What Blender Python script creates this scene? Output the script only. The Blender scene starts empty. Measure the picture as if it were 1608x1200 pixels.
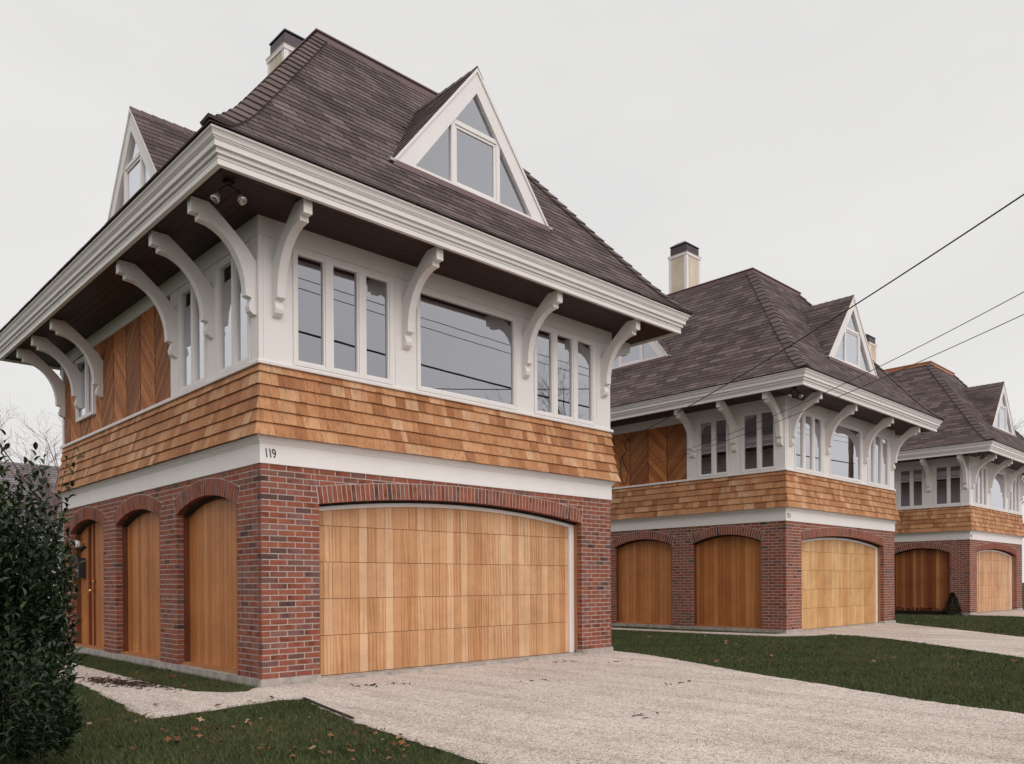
import bpy, bmesh, math, random
import numpy as np
from mathutils import Vector, Matrix

random.seed(11)
rng = np.random.default_rng(11)
R = math.radians
scene = bpy.context.scene
COL = scene.collection

# ------------------------------------------------------------------ camera
CAM = Vector((-4.1768, -8.4432, 1.0686))
YAW, PITCH, ROLL = 0.76662, -0.00431, -0.00598
FPX, CX, CY = 1255.86, 808.95, 921.19
fw = Vector((math.sin(YAW) * math.cos(PITCH), math.cos(YAW) * math.cos(PITCH), math.sin(PITCH)))
ri = Vector((math.cos(YAW), -math.sin(YAW), 0))
up = ri.cross(fw)
ri, up = ri * math.cos(ROLL) + up * math.sin(ROLL), up * math.cos(ROLL) - ri * math.sin(ROLL)
cd = bpy.data.cameras.new('camera')
co = bpy.data.objects.new('camera', cd)
COL.objects.link(co)
m3 = Matrix((ri, up, -fw)).transposed()
co.matrix_world = Matrix.Translation(CAM) @ m3.to_4x4()
cd.sensor_width = 36
cd.lens = FPX / 1608 * 36
cd.shift_x = (804 - CX) / 1608
cd.shift_y = (CY - 600) / 1608
cd.clip_start, cd.clip_end = 0.05, 1500
scene.camera = co

# ------------------------------------------------------------------ world, sun, exposure
SUN_DIR = Vector((-0.06, -0.80, 0.75)).normalized()
w = bpy.data.worlds.new('World')
scene.world = w
w.use_nodes = True
t = w.node_tree
t.nodes.clear()
out = t.nodes.new('ShaderNodeOutputWorld')
bg = t.nodes.new('ShaderNodeBackground')
sky = t.nodes.new('ShaderNodeTexSky')
sky.sky_type = 'NISHITA'
sky.sun_disc = False
sky.sun_elevation = math.asin(SUN_DIR.z)
sky.sun_rotation = math.atan2(SUN_DIR.x, SUN_DIR.y)
sky.dust_density = 5
hs = t.nodes.new('ShaderNodeHueSaturation')
hs.inputs['Saturation'].default_value = 0.12
t.links.new(sky.outputs[0], hs.inputs['Color'])
tc = t.nodes.new('ShaderNodeTexCoord')
mp = t.nodes.new('ShaderNodeMapping')
mp.inputs['Scale'].default_value = (1.0, 1.0, 2.6)
nz = t.nodes.new('ShaderNodeTexNoise')
nz.inputs['Scale'].default_value = 2.2
nz.inputs['Detail'].default_value = 4
cr = t.nodes.new('ShaderNodeValToRGB')
cr.color_ramp.elements[0].position = 0.3
cr.color_ramp.elements[0].color = (7.05, 6.97, 6.92, 1)
cr.color_ramp.elements[1].position = 0.7
cr.color_ramp.elements[1].color = (7.65, 7.57, 7.45, 1)
t.links.new(tc.outputs['Generated'], mp.inputs['Vector'])
t.links.new(mp.outputs[0], nz.inputs['Vector'])
t.links.new(nz.outputs['Fac'], cr.inputs['Fac'])
mx = t.nodes.new('ShaderNodeMixRGB')          # thick even cloud over the clear sky
mx.inputs['Fac'].default_value = 0.95
t.links.new(hs.outputs[0], mx.inputs['Color1'])
t.links.new(cr.outputs[0], mx.inputs['Color2'])
t.links.new(mx.outputs[0], bg.inputs['Color'])
bg.inputs['Strength'].default_value = 0.1
t.links.new(bg.outputs[0], out.inputs['Surface'])

sd = bpy.data.lights.new('sun', 'SUN')
sd.energy = 1.5
sd.angle = R(70)
sd.color = (1.0, 0.965, 0.92)
so = bpy.data.objects.new('sun', sd)
COL.objects.link(so)
so.rotation_euler = SUN_DIR.to_track_quat('Z', 'Y').to_euler()
so.location = (0, -30, 40)

vs = scene.view_settings
vs.view_transform = 'Standard'
vs.look = 'None'
vs.exposure = 0.16
vs.gamma = 1.0
vs.use_curve_mapping = False
scene.render.resolution_x, scene.render.resolution_y = 1024, 764
scene.cycles.max_bounces = 6
scene.cycles.transparent_max_bounces = 8

# ------------------------------------------------------------------ materials
def newmat(name):
    m = bpy.data.materials.new(name)
    m.use_nodes = True
    nt = m.node_tree
    nt.nodes.clear()
    o = nt.nodes.new('ShaderNodeOutputMaterial')
    b = nt.nodes.new('ShaderNodeBsdfPrincipled')
    nt.links.new(b.outputs[0], o.inputs[0])
    return m, nt, b, o

class G:
    """tiny node helper"""
    def __init__(s, nt):
        s.nt = nt
    def n(s, typ, **kw):
        x = s.nt.nodes.new(typ)
        for k, v in kw.items():
            setattr(x, k, v)
        return x
    def l(s, a, b):
        s.nt.links.new(a, b)
    def setin(s, node, key, v):
        if hasattr(v, 'is_output') or isinstance(v, bpy.types.NodeSocket):
            s.l(v, node.inputs[key])
        else:
            node.inputs[key].default_value = v
    def math(s, op, a, b=0.0, clamp=False):
        x = s.n('ShaderNodeMath', operation=op, use_clamp=clamp)
        s.setin(x, 0, a); s.setin(x, 1, b)
        return x.outputs[0]
    def rnd(s):
        a = s.n('ShaderNodeAttribute', attribute_type='OBJECT', attribute_name='rnd')
        b = s.n('ShaderNodeAttribute', attribute_type='GEOMETRY', attribute_name='rnd')
        return s.math('ADD', a.outputs['Fac'], b.outputs['Fac'])
    def ramp(s, f, stops, interp='LINEAR'):
        x = s.n('ShaderNodeValToRGB')
        x.color_ramp.interpolation = interp
        e = x.color_ramp.elements
        while len(e) < len(stops):
            e.new(0.5)
        for i, (p, c) in enumerate(stops):
            e[i].position = p
            e[i].color = (*c, 1) if len(c) == 3 else c
        s.l(f, x.inputs[0])
        return x.outputs[0]
    def mix(s, f, a, b, blend='MIX'):
        x = s.n('ShaderNodeMixRGB', blend_type=blend)
        s.setin(x, 'Fac', f)
        for k, v in (('Color1', a), ('Color2', b)):
            if isinstance(v, tuple) and len(v) == 3:
                v = (*v, 1)
            s.setin(x, k, v)
        return x.outputs[0]
    def noise(s, vec, scale, detail=4, rough=0.55, dist=0.0):
        x = s.n('ShaderNodeTexNoise')
        if vec is not None:
            s.l(vec, x.inputs['Vector'])
        x.inputs['Scale'].default_value = scale
        x.inputs['Detail'].default_value = detail
        x.inputs['Roughness'].default_value = rough
        x.inputs['Distortion'].default_value = dist
        return x.outputs['Fac']
    def obj(s):
        return s.n('ShaderNodeTexCoord').outputs['Object']
    def geo(s):
        return s.n('ShaderNodeNewGeometry').outputs['Position']
    def map(s, vec, scale=(1, 1, 1), rot=(0, 0, 0), loc=(0, 0, 0)):
        x = s.n('ShaderNodeMapping')
        s.l(vec, x.inputs['Vector'])
        x.inputs['Scale'].default_value = scale
        x.inputs['Rotation'].default_value = rot
        x.inputs['Location'].default_value = loc
        return x.outputs[0]
    def shift(s, vec, r, amt=(37.1, 91.7, 53.3)):
        c = s.n('ShaderNodeVectorMath', operation='MULTIPLY_ADD')
        cb = s.n('ShaderNodeCombineXYZ')
        for i in range(3):
            s.l(r, cb.inputs[i])
        s.l(cb.outputs[0], c.inputs[0])
        c.inputs[1].default_value = amt
        s.l(vec, c.inputs[2])
        return c.outputs[0]
    def bump(s, h, strength, dist=0.01):
        x = s.n('ShaderNodeBump')
        x.inputs['Strength'].default_value = strength
        x.inputs['Distance'].default_value = dist
        s.l(h, x.inputs['Height'])
        return x.outputs[0]

def simple(name, col, rough=0.6, metal=0.0, var=0.06, vscale=6.0, spec=0.5, bump=0.0):
    m, nt, b, o = newmat(name)
    g = G(nt)
    p = g.geo()
    f = g.noise(p, vscale, 5, 0.6)
    lo = tuple(c * (1 - var * 1.6) for c in col)
    hi = tuple(min(1, c * (1 + var)) for c in col)
    g.l(g.ramp(f, [(0.3, lo), (0.7, hi)]), b.inputs['Base Color'])
    b.inputs['Roughness'].default_value = rough
    b.inputs['Metallic'].default_value = metal
    b.inputs['Specular IOR Level'].default_value = spec
    if bump:
        g.l(g.bump(g.noise(p, vscale * 12, 3), bump, 0.004), b.inputs['Normal'])
    return m

def wood(name, stops, grain=0.35, scale=(22, 22, 0.9), rot=None, rough=0.6, knots=0.0, axis=None):
    m, nt, b, o = newmat(name)
    g = G(nt)
    r = g.rnd()
    v = g.obj()
    if rot:
        v = g.map(v, rot=rot)
    v = g.shift(v, r)
    v2 = g.map(v, scale=scale)
    n1 = g.noise(v2, 1.0, 5, 0.6, 0.6)
    n2 = g.noise(v2, 4.5, 3, 0.5, 0.2)
    base = g.ramp(g.math('FRACT', r), stops)
    k = g.math('ADD', g.math('MULTIPLY', n1, 0.75), g.math('MULTIPLY', n2, 0.35))
    gr = g.ramp(k, [(0.36, (1 - grain,) * 3), (0.5, (0.97,) * 3), (0.68, (1.0 + grain * 0.35,) * 3)])
    c = g.mix(1.0, base, gr, 'MULTIPLY')
    if knots:                                   # flame figure of flat-sawn boards, only in some boards
        wv = g.n('ShaderNodeTexWave', wave_type='RINGS', rings_direction='SPHERICAL')
        g.l(g.map(v, scale=(16, 16, 2.2)), wv.inputs['Vector'])
        wv.inputs['Scale'].default_value = 0.9
        wv.inputs['Distortion'].default_value = 5.0
        wv.inputs['Detail'].default_value = 3
        wv.inputs['Detail Scale'].default_value = 0.6
        fl = g.ramp(wv.outputs['Fac'], [(0.25, (0.80, 0.68, 0.56)), (0.6, (1.03, 1.03, 1.03))])
        sel = g.math('MULTIPLY', g.math('GREATER_THAN', g.math('FRACT', g.math('MULTIPLY', r, 7.3)), 0.58), knots)
        c = g.mix(sel, c, g.mix(1.0, c, fl, 'MULTIPLY'))
    st = g.noise(g.geo(), 1.7, 6, 0.68)           # weather stains across the whole wall
    c = g.mix(1.0, c, g.ramp(st, [(0.3, (0.80, 0.765, 0.73)), (0.62, (1.06, 1.06, 1.06))]), 'MULTIPLY')
    g.l(c, b.inputs['Base Color'])
    b.inputs['Roughness'].default_value = rough
    b.inputs['Specular IOR Level'].default_value = 0.3
    g.l(g.bump(k, 0.35, 0.003), b.inputs['Normal'])
    return m

def brickmat():
    m, nt, b, o = newmat('brick')
    g = G(nt)
    r = g.rnd()
    v = g.shift(g.obj(), r)
    base = g.ramp(g.math('FRACT', r), [(0.0, (0.255, 0.074, 0.042)), (0.25, (0.315, 0.102, 0.062)), (0.5, (0.275, 0.084, 0.050)),
                   (0.68, (0.27, 0.112, 0.084)), (0.78, (0.21, 0.08, 0.06)), (0.90, (0.25, 0.12, 0.10)), (0.935, (0.19, 0.092, 0.075)), (0.965, (0.14, 0.072, 0.056)), (1.0, (0.11, 0.06, 0.052))])
    n1 = g.noise(v, 14, 4, 0.6)
    dark = g.ramp(g.noise(v, 7, 3, 0.5), [(0.50, (1, 1, 1)), (0.66, (0.50, 0.50, 0.53))])
    sel = g.math('GREATER_THAN', g.math('FRACT', g.math('MULTIPLY', r, 11.7)), 0.35)
    c = g.mix(1.0, base, g.ramp(n1, [(0.3, (0.8, 0.8, 0.8)), (0.7, (1.15, 1.15, 1.15))]), 'MULTIPLY')
    c = g.mix(sel, c, g.mix(1.0, c, dark, 'MULTIPLY'))
    g.l(c, b.inputs['Base Color'])
    b.inputs['Roughness'].default_value = 0.85
    b.inputs['Specular IOR Level'].default_value = 0.25
    g.l(g.bump(g.noise(v, 120, 3), 0.5, 0.003), b.inputs['Normal'])
    return m

def roofmat():
    m, nt, b, o = newmat('asphalt_shingle')
    g = G(nt)
    r = g.rnd()
    base = g.ramp(g.math('FRACT', r), [(0.0, (0.078, 0.056, 0.055)), (0.35, (0.106, 0.079, 0.077)), (0.7, (0.134, 0.102, 0.099)), (0.9, (0.160, 0.121, 0.119)), (1.0, (0.185, 0.142, 0.138))])
    gn = g.noise(g.geo(), 260, 2, 0.7)
    bl = g.noise(g.geo(), 1.3, 4, 0.6)
    c = g.mix(1.0, base, g.ramp(gn, [(0.3, (0.62, 0.62, 0.62)), (0.7, (1.35, 1.32, 1.3))]), 'MULTIPLY')
    c = g.mix(1.0, c, g.ramp(bl, [(0.3, (0.82, 0.82, 0.82)), (0.7, (1.12, 1.1, 1.1))]), 'MULTIPLY')
    g.l(c, b.inputs['Base Color'])
    b.inputs['Roughness'].default_value = 0.9
    b.inputs['Specular IOR Level'].default_value = 0.25
    g.l(g.bump(gn, 0.5, 0.003), b.inputs['Normal'])
    return m

def paintmat():
    m, nt, b, o = newmat('white_paint')
    g = G(nt)
    p = g.geo()
    f = g.noise(p, 2.2, 6, 0.65)
    c = g.ramp(f, [(0.25, (0.805, 0.755, 0.74)), (0.6, (0.85, 0.795, 0.785))])
    g.l(c, b.inputs['Base Color'])
    b.inputs['Roughness'].default_value = 0.55
    b.inputs['Specular IOR Level'].default_value = 0.35
    return m

def glassmat(name, lo=0.37, tint=(0.86, 0.87, 0.93)):
    m, nt, b, o = newmat(name)
    nt.nodes.remove(b)
    g = G(nt)
    gl = g.n('ShaderNodeBsdfGlossy')
    gl.inputs['Roughness'].default_value = 0.0
    gl.inputs['Color'].default_value = (*tint, 1)
    tr = g.n('ShaderNodeBsdfTransparent')
    tr.inputs['Color'].default_value = (0.62, 0.64, 0.66, 1)
    lw = g.n('ShaderNodeLayerWeight')
    lw.inputs['Blend'].default_value = 0.5
    f = g.math('ADD', g.math('MULTIPLY', g.math('POWER', lw.outputs['Facing'], 1.5), 0.75), lo, True)
    wob = g.noise(g.geo(), 0.9, 2)
    bn = g.bump(wob, 0.035, 0.02)
    g.l(bn, gl.inputs['Normal'])
    mxs = g.n('ShaderNodeMixShader')
    g.l(f, mxs.inputs[0]); g.l(tr.outputs[0], mxs.inputs[1]); g.l(gl.outputs[0], mxs.inputs[2])
    g.l(mxs.outputs[0], o.inputs[0])
    return m

def gravelmat():
    m, nt, b, o = newmat('gravel')
    g = G(nt)
    p = g.geo()
    v = g.n('ShaderNodeTexVoronoi')
    g.l(p, v.inputs['Vector']); v.inputs['Scale'].default_value = 105
    v2 = g.n('ShaderNodeTexVoronoi')
    g.l(p, v2.inputs['Vector']); v2.inputs['Scale'].default_value = 27
    sx = g.n('ShaderNodeSeparateColor'); g.l(v.outputs['Color'], sx.inputs[0])
    sy = g.n('ShaderNodeSeparateColor'); g.l(v2.outputs['Color'], sy.inputs[0])
    c = g.ramp(sx.outputs[0], [(0.0, (0.14, 0.105, 0.10)), (0.07, (0.30, 0.23, 0.205)), (0.12, (0.62, 0.53, 0.485)), (0.45, (0.76, 0.66, 0.61)), (0.85, (0.80, 0.71, 0.66)), (1.0, (0.84, 0.76, 0.715))])
    c = g.mix(1.0, c, g.ramp(sy.outputs[1], [(0.0, (0.82, 0.8, 0.78)), (0.5, (1.02, 1.01, 1.0)), (1.0, (1.1, 1.1, 1.1))]), 'MULTIPLY')
    edge = g.ramp(v.outputs['Distance'], [(0.35, (1, 1, 1)), (0.75, (0.75, 0.73, 0.71))])
    c = g.mix(1.0, c, edge, 'MULTIPLY')
    bl = g.noise(p, 0.55, 5, 0.6)
    c = g.mix(1.0, c, g.ramp(bl, [(0.3, (0.84, 0.82, 0.8)), (0.65, (1.05, 1.05, 1.05))]), 'MULTIPLY')
    tw = g.ramp(g.noise(g.map(p, scale=(3.4, 0.5, 1), rot=(0, 0, R(8))), 1.0, 3, 0.5), [(0.35, (0.82, 0.80, 0.785)), (0.55, (1.03, 1.03, 1.03))])
    c = g.mix(1.0, c, tw, 'MULTIPLY')
    g.l(c, b.inputs['Base Color'])
    b.inputs['Roughness'].default_value = 0.9
    b.inputs['Specular IOR Level'].default_value = 0.2
    h = g.math('ADD', g.math('MULTIPLY', v.outputs['Distance'], -0.6), g.math('MULTIPLY', v2.outputs['Distance'], -0.4))
    g.l(g.bump(h, 0.9, 0.012), b.inputs['Normal'])
    return m

def rndcol(name, stops, rough=0.6, spec=0.4, subs=0.0, nscale=30, namp=0.2):
    m, nt, b, o = newmat(name)
    g = G(nt)
    r = g.rnd()
    c = g.ramp(g.math('FRACT', r), stops)
    f = g.noise(g.geo(), nscale, 3)
    c = g.mix(1.0, c, g.ramp(f, [(0.3, (1 - namp,) * 3), (0.7, (1 + namp,) * 3)]), 'MULTIPLY')
    g.l(c, b.inputs['Base Color'])
    b.inputs['Roughness'].default_value = rough
    b.inputs['Specular IOR Level'].default_value = spec
    return m

M = {}
M['white'] = paintmat()
M['brick'] = brickmat()
M['mortar'] = simple('mortar', (0.47, 0.385, 0.355), 0.95, var=0.12, vscale=9, bump=0.4)
M['concrete'] = simple('concrete', (0.42, 0.37, 0.34), 0.9, var=0.22, vscale=7, bump=0.4)
M['cedar'] = wood('cedar_shingle', [(0.0, (0.34, 0.138, 0.060)), (0.2, (0.43, 0.190, 0.086)), (0.6, (0.51, 0.245, 0.118)), (0.85, (0.56, 0.30, 0.16)), (0.97, (0.61, 0.37, 0.22)), (1.0, (0.30, 0.115, 0.050))], 0.5, (30, 30, 0.9), rough=0.75)
M['door'] = wood('garage_board', [(0.0, (0.50, 0.245, 0.115)), (0.12, (0.55, 0.288, 0.142)), (0.4, (0.605, 0.335, 0.178)), (0.7, (0.645, 0.375, 0.208)), (0.9, (0.685, 0.42, 0.248)), (1.0, (0.705, 0.455, 0.282))], 0.18, (28, 28, 0.5), rough=0.5, knots=0.75)
M['door2'] = wood('pale_garage_board', [(0.0, (0.54, 0.27, 0.10)), (0.3, (0.61, 0.335, 0.14)), (0.6, (0.66, 0.39, 0.175)), (0.85, (0.71, 0.45, 0.225)), (1.0, (0.58, 0.30, 0.12))], 0.18, (24, 24, 0.5), rough=0.5, knots=0.45)
M['sidedoor'] = wood('side_board', [(0.0, (0.39, 0.138, 0.042)), (0.4, (0.50, 0.188, 0.060)), (0.75, (0.58, 0.245, 0.086)), (1.0, (0.44, 0.162, 0.05))], 0.2, (26, 26, 0.5), rough=0.42, knots=0.25)
M['reddoor'] = wood('red_cedar_board', [(0.0, (0.19, 0.052, 0.02)), (0.35, (0.34, 0.105, 0.036)), (0.6, (0.24, 0.068, 0.025)), (0.85, (0.50, 0.20, 0.07)), (1.0, (0.58, 0.27, 0.11))], 0.25, (26, 26, 0.6), rough=0.5)
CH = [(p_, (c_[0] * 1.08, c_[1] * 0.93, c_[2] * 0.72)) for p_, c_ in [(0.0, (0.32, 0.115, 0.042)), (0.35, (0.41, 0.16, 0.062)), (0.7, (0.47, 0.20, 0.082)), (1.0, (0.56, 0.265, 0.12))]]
M['chevSheenDark'] = wood('siding_rising_sheen_dark', [(p_, tuple(x * 0.72 for x in c_)) for p_, c_ in CH], 0.3, (26, 26, 0.9), rot=(R(45), 0, 0), rough=0.6)  # tone lowered to put the grain's directional sheen into the colour
M['chevSheenLight'] = wood('siding_falling_sheen_light', [(p_, tuple(x * 1.12 for x in c_)) for p_, c_ in CH], 0.3, (26, 26, 0.9), rot=(R(-45), 0, 0), rough=0.6)  # same wood with raised tone: the sheen of this direction, painted in
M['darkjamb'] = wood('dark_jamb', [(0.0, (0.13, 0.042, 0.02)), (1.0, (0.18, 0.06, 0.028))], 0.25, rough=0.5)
M['trimwood'] = wood('trim_wood', [(0.0, (0.40, 0.18, 0.075)), (1.0, (0.46, 0.22, 0.095))], 0.25)
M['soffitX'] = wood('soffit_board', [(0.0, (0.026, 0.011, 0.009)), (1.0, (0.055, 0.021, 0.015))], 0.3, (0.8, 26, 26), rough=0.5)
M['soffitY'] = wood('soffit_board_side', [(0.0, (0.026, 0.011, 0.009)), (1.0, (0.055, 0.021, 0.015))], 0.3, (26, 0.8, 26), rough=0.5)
M['chimwood'] = wood('chimney_board', [(0.0, (0.60, 0.50, 0.40)), (1.0, (0.68, 0.585, 0.48))], 0.15)
M['roof'] = roofmat()
M['underlay'] = simple('underlay_and_arch_shade', (0.03, 0.022, 0.022), 0.95)  # near-black backing; on the arch heads it stands in for shade
M['flash'] = simple('brown_flashing', (0.17, 0.10, 0.105), 0.5, 0.0)
M['copper'] = simple('copper_flashing', (0.50, 0.20, 0.10), 0.4, 0.6)
M['blackmetal'] = simple('black_metal', (0.022, 0.017, 0.02), 0.45)
M['shroud'] = simple('chimney_metal', (0.07, 0.048, 0.058), 0.45, 0.3)
M['lead'] = simple('lead_flashing', (0.42, 0.40, 0.40), 0.5, 0.3)
M['glass'] = glassmat('window_glass')
M['room'] = simple('dark_room', (0.035, 0.03, 0.03), 0.9)
M['curtain'] = simple('curtain', (0.62, 0.62, 0.66), 0.9, var=0.1)
M['blind'] = simple('blind', (0.09, 0.075, 0.075), 0.8, var=0.1)
M['number'] = simple('number_paint', (0.02, 0.015, 0.015), 0.5)
M['gravel'] = gravelmat()
M['pebble'] = rndcol('pebble', [(0.0, (0.13, 0.10, 0.095)), (0.08, (0.26, 0.20, 0.18)), (0.13, (0.60, 0.51, 0.465)), (0.7, (0.77, 0.675, 0.63)), (1.0, (0.84, 0.765, 0.725))], 0.85, 0.25)
M['reflector'] = simple('lamp_reflector', (0.42, 0.38, 0.37), 0.18, 0.6, var=0.02)
M['lamp'] = simple('lamp_glass', (0.75, 0.74, 0.72), 0.12, var=0.02)
M['brass'] = simple('brass', (0.75, 0.50, 0.20), 0.25, 1.0)
M['bark'] = simple('bark', (0.085, 0.06, 0.055), 0.9, var=0.3, vscale=8)
M['twig'] = simple('twig_bark', (0.20, 0.125, 0.12), 0.9, var=0.2)
M['stem'] = simple('shrub_stem', (0.06, 0.04, 0.028), 0.8, var=0.2)
M['leaf'] = rndcol('shrub_leaf', [(0.0, (0.008, 0.015, 0.006)), (0.5, (0.016, 0.030, 0.010)), (0.85, (0.030, 0.052, 0.017)), (1.0, (0.065, 0.085, 0.028))], 0.42, 0.3)
M['conifer'] = rndcol('conifer_needles', [(0.0, (0.010, 0.018, 0.010)), (1.0, (0.03, 0.045, 0.02))], 0.7, 0.3)
M['grassblade'] = rndcol('grass_blade', [(0.0, (0.026, 0.036, 0.015)), (0.4, (0.070, 0.088, 0.035)), (0.74, (0.116, 0.132, 0.052)), (0.82, (0.115, 0.090, 0.048)), (1.0, (0.20, 0.15, 0.085))], 0.75, 0.15)
M['deadleaf'] = rndcol('dead_leaf', [(0.0, (0.08, 0.034, 0.018)), (0.5, (0.16, 0.066, 0.032)), (0.85, (0.24, 0.12, 0.06)), (1.0, (0.40, 0.29, 0.18))], 0.85, 0.15, nscale=90)
M['mulch'] = rndcol('mulch', [(0.0, (0.025, 0.015, 0.012)), (1.0, (0.07, 0.04, 0.03))], 0.95, 0.1)
M['wire'] = simple('wire_black', (0.014, 0.013, 0.014), 0.6)
M['greywire'] = simple('wire_grey', (0.35, 0.34, 0.33), 0.5)
M['pole'] = simple('pole_wood', (0.12, 0.08, 0.06), 0.9, var=0.25, vscale=5)
M['greyroof'] = rndcol('grey_roof', [(0.0, (0.16, 0.14, 0.15)), (1.0, (0.24, 0.215, 0.225))], 0.9, 0.2)
M['siding'] = simple('neighbour_siding', (0.45, 0.43, 0.42), 0.8)
M['asphalt'] = simple('asphalt', (0.055, 0.053, 0.053), 0.9, var=0.25, vscale=9, bump=0.5)
M['edging'] = simple('edging_metal', (0.03, 0.022, 0.02), 0.7)
M['petal'] = simple('red_petal', (0.35, 0.03, 0.03), 0.6)

def groundmat():
    m, nt, b, o = newmat('lawn_soil')
    g = G(nt)
    p = g.geo()
    n1 = g.noise(p, 1.1, 5, 0.6)
    n2 = g.noise(p, 60, 3, 0.6)
    c = g.ramp(n1, [(0.3, (0.030, 0.042, 0.016)), (0.55, (0.048, 0.060, 0.024)), (0.75, (0.078, 0.072, 0.036))])
    c = g.mix(1.0, c, g.ramp(n2, [(0.3, (0.55, 0.55, 0.55)), (0.7, (1.3, 1.3, 1.3))]), 'MULTIPLY')
    g.l(c, b.inputs['Base Color'])
    b.inputs['Roughness'].default_value = 1.0
    b.inputs['Specular IOR Level'].default_value = 0.1
    g.l(g.bump(n2, 0.8, 0.02), b.inputs['Normal'])
    return m
M['lawn'] = groundmat()

# ------------------------------------------------------------------ mesh helpers
def mesh_of(name, verts, faces, mat, rnds=None, smooth=False):
    me = bpy.data.meshes.new(name)
    me.from_pydata([tuple(v) for v in verts], [], faces)
    if mat is not None:
        me.materials.append(M[mat])
    if rnds is not None:
        a = me.attributes.new('rnd', 'FLOAT', 'FACE')
        a.data.foreach_set('value', np.asarray(rnds, dtype=np.float32))
    if smooth:
        me.polygons.foreach_set('use_smooth', [True] * len(me.polygons))
    return me

def mesh_tri_np(name, V, F, mat, rnds=None, smooth=False):
    """fast builder: V (n,3) float, F (m,k) int"""
    me = bpy.data.meshes.new(name)
    V = np.asarray(V, np.float32); F = np.asarray(F, np.int32)
    n, k = F.shape
    me.vertices.add(len(V)); me.vertices.foreach_set('co', V.ravel())
    me.loops.add(n * k); me.loops.foreach_set('vertex_index', F.ravel())
    me.polygons.add(n)
    me.polygons.foreach_set('loop_start', np.arange(0, n * k, k, dtype=np.int32))
    me.materials.append(M[mat])
    if rnds is not None:
        a = me.attributes.new('rnd', 'FLOAT', 'FACE')
        a.data.foreach_set('value', np.asarray(rnds, np.float32))
    me.update(calc_edges=True)
    if smooth:
        me.polygons.foreach_set('use_smooth', np.ones(n, bool))
    return me

def link(name, me, parent=None, loc=(0, 0, 0), **props):
    o = bpy.data.objects.new(name, me)
    COL.objects.link(o)
    o.location = loc
    if parent is not None:
        o.parent = parent
    for k, v in props.items():
        o[k] = v
    return o

def thing(o, label, category, group=None):
    o['label'] = label
    o['category'] = category
    if group:
        o['group'] = group
    return o

def empty(name, loc):
    o = bpy.data.objects.new(name, None)
    COL.objects.link(o)
    o.location = loc
    o.empty_display_size = 0.3
    return o

class MB:
    """collects boxes / prisms / tubes into one mesh"""
    def __init__(s):
        s.v = []; s.f = []
    def add(s, v, f):
        b = len(s.v)
        s.v += [tuple(x) for x in v]
        s.f += [tuple(i + b for i in x) for x in f]
        return s
    def box(s, x0, y0, z0, x1, y1, z1):
        v = [(x0, y0, z0), (x1, y0, z0), (x1, y1, z0), (x0, y1, z0), (x0, y0, z1), (x1, y0, z1), (x1, y1, z1), (x0, y1, z1)]
        return s.add(v, [(3, 2, 1, 0), (4, 5, 6, 7), (0, 1, 5, 4), (1, 2, 6, 5), (2, 3, 7, 6), (3, 0, 4, 7)])
    def prism(s, poly, fn, d0, d1):
        v, f = prism(poly, fn, d0, d1)
        return s.add(v, f)
    def tube(s, pts, rad, n=6, caps=True):
        pts = [Vector(p) for p in pts]
        if not isinstance(rad, (list, tuple)):
            rad = [rad] * len(pts)
        b = len(s.v)
        prev = None
        for i, p in enumerate(pts):
            a = pts[max(i - 1, 0)]; c = pts[min(i + 1, len(pts) - 1)]
            d = (c - a).normalized() if (c - a).length > 1e-9 else Vector((0, 0, 1))
            if prev is None:
                u = d.orthogonal().normalized()
            else:
                u = (prev - d * prev.dot(d))
                u = u.normalized() if u.length > 1e-6 else d.orthogonal().normalized()
            prev = u
            w_ = d.cross(u)
            for k in range(n):
                t_ = 2 * math.pi * k / n
                s.v.append(tuple(p + (u * math.cos(t_) + w_ * math.sin(t_)) * rad[i]))
        for i in range(len(pts) - 1):
            for k in range(n):
                k2 = (k + 1) % n
                s.f.append((b + i * n + k, b + i * n + k2, b + (i + 1) * n + k2, b + (i + 1) * n + k))
        if caps:
            s.f.append(tuple(b + k for k in range(n))[::-1])
            s.f.append(tuple(b + (len(pts) - 1) * n + k for k in range(n)))
        return s
    def sphere(s, c, r, nu=10, nv=7, sz=1.0):
        b = len(s.v)
        for j in range(nv + 1):
            ph = math.pi * j / nv
            for i in range(nu):
                th = 2 * math.pi * i / nu
                s.v.append((c[0] + r * math.sin(ph) * math.cos(th), c[1] + r * math.sin(ph) * math.sin(th), c[2] + r * sz * math.cos(ph)))
        for j in range(nv):
            for i in range(nu):
                s.f.append((b + j * nu + i, b + j * nu + (i + 1) % nu, b + (j + 1) * nu + (i + 1) % nu, b + (j + 1) * nu + i))
        return s
    def obj(s, name, mat, parent=None, smooth=False, **props):
        return link(name, mesh_of(name, s.v, s.f, mat, smooth=smooth), parent, **props)

def prism(poly, fn, d0, d1):
    n = len(poly)
    v = [fn(u, d0, z) for u, z in poly] + [fn(u, d1, z) for u, z in poly]
    f = [tuple(range(n))[::-1], tuple(range(n, 2 * n))]
    f += [(i, (i + 1) % n, n + (i + 1) % n, n + i) for i in range(n)]
    return v, f

def front(u, d, z): return (u, d, z)          # facade facing -Y, depth grows inwards
def left(u, d, z): return (d, u, z)           # facade facing -X

def clip(poly, a, b, c):
    """keep a*u + b*z <= c"""
    out_ = []
    n = len(poly)
    for i in range(n):
        p, q = poly[i], poly[(i + 1) % n]
        dp = a * p[0] + b * p[1] - c; dq = a * q[0] + b * q[1] - c
        if dp <= 0:
            out_.append(p)
        if (dp < 0 and dq > 0) or (dp > 0 and dq < 0):
            k = dp / (dp - dq)
            out_.append((p[0] + (q[0] - p[0]) * k, p[1] + (q[1] - p[1]) * k))
    return out_

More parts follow.
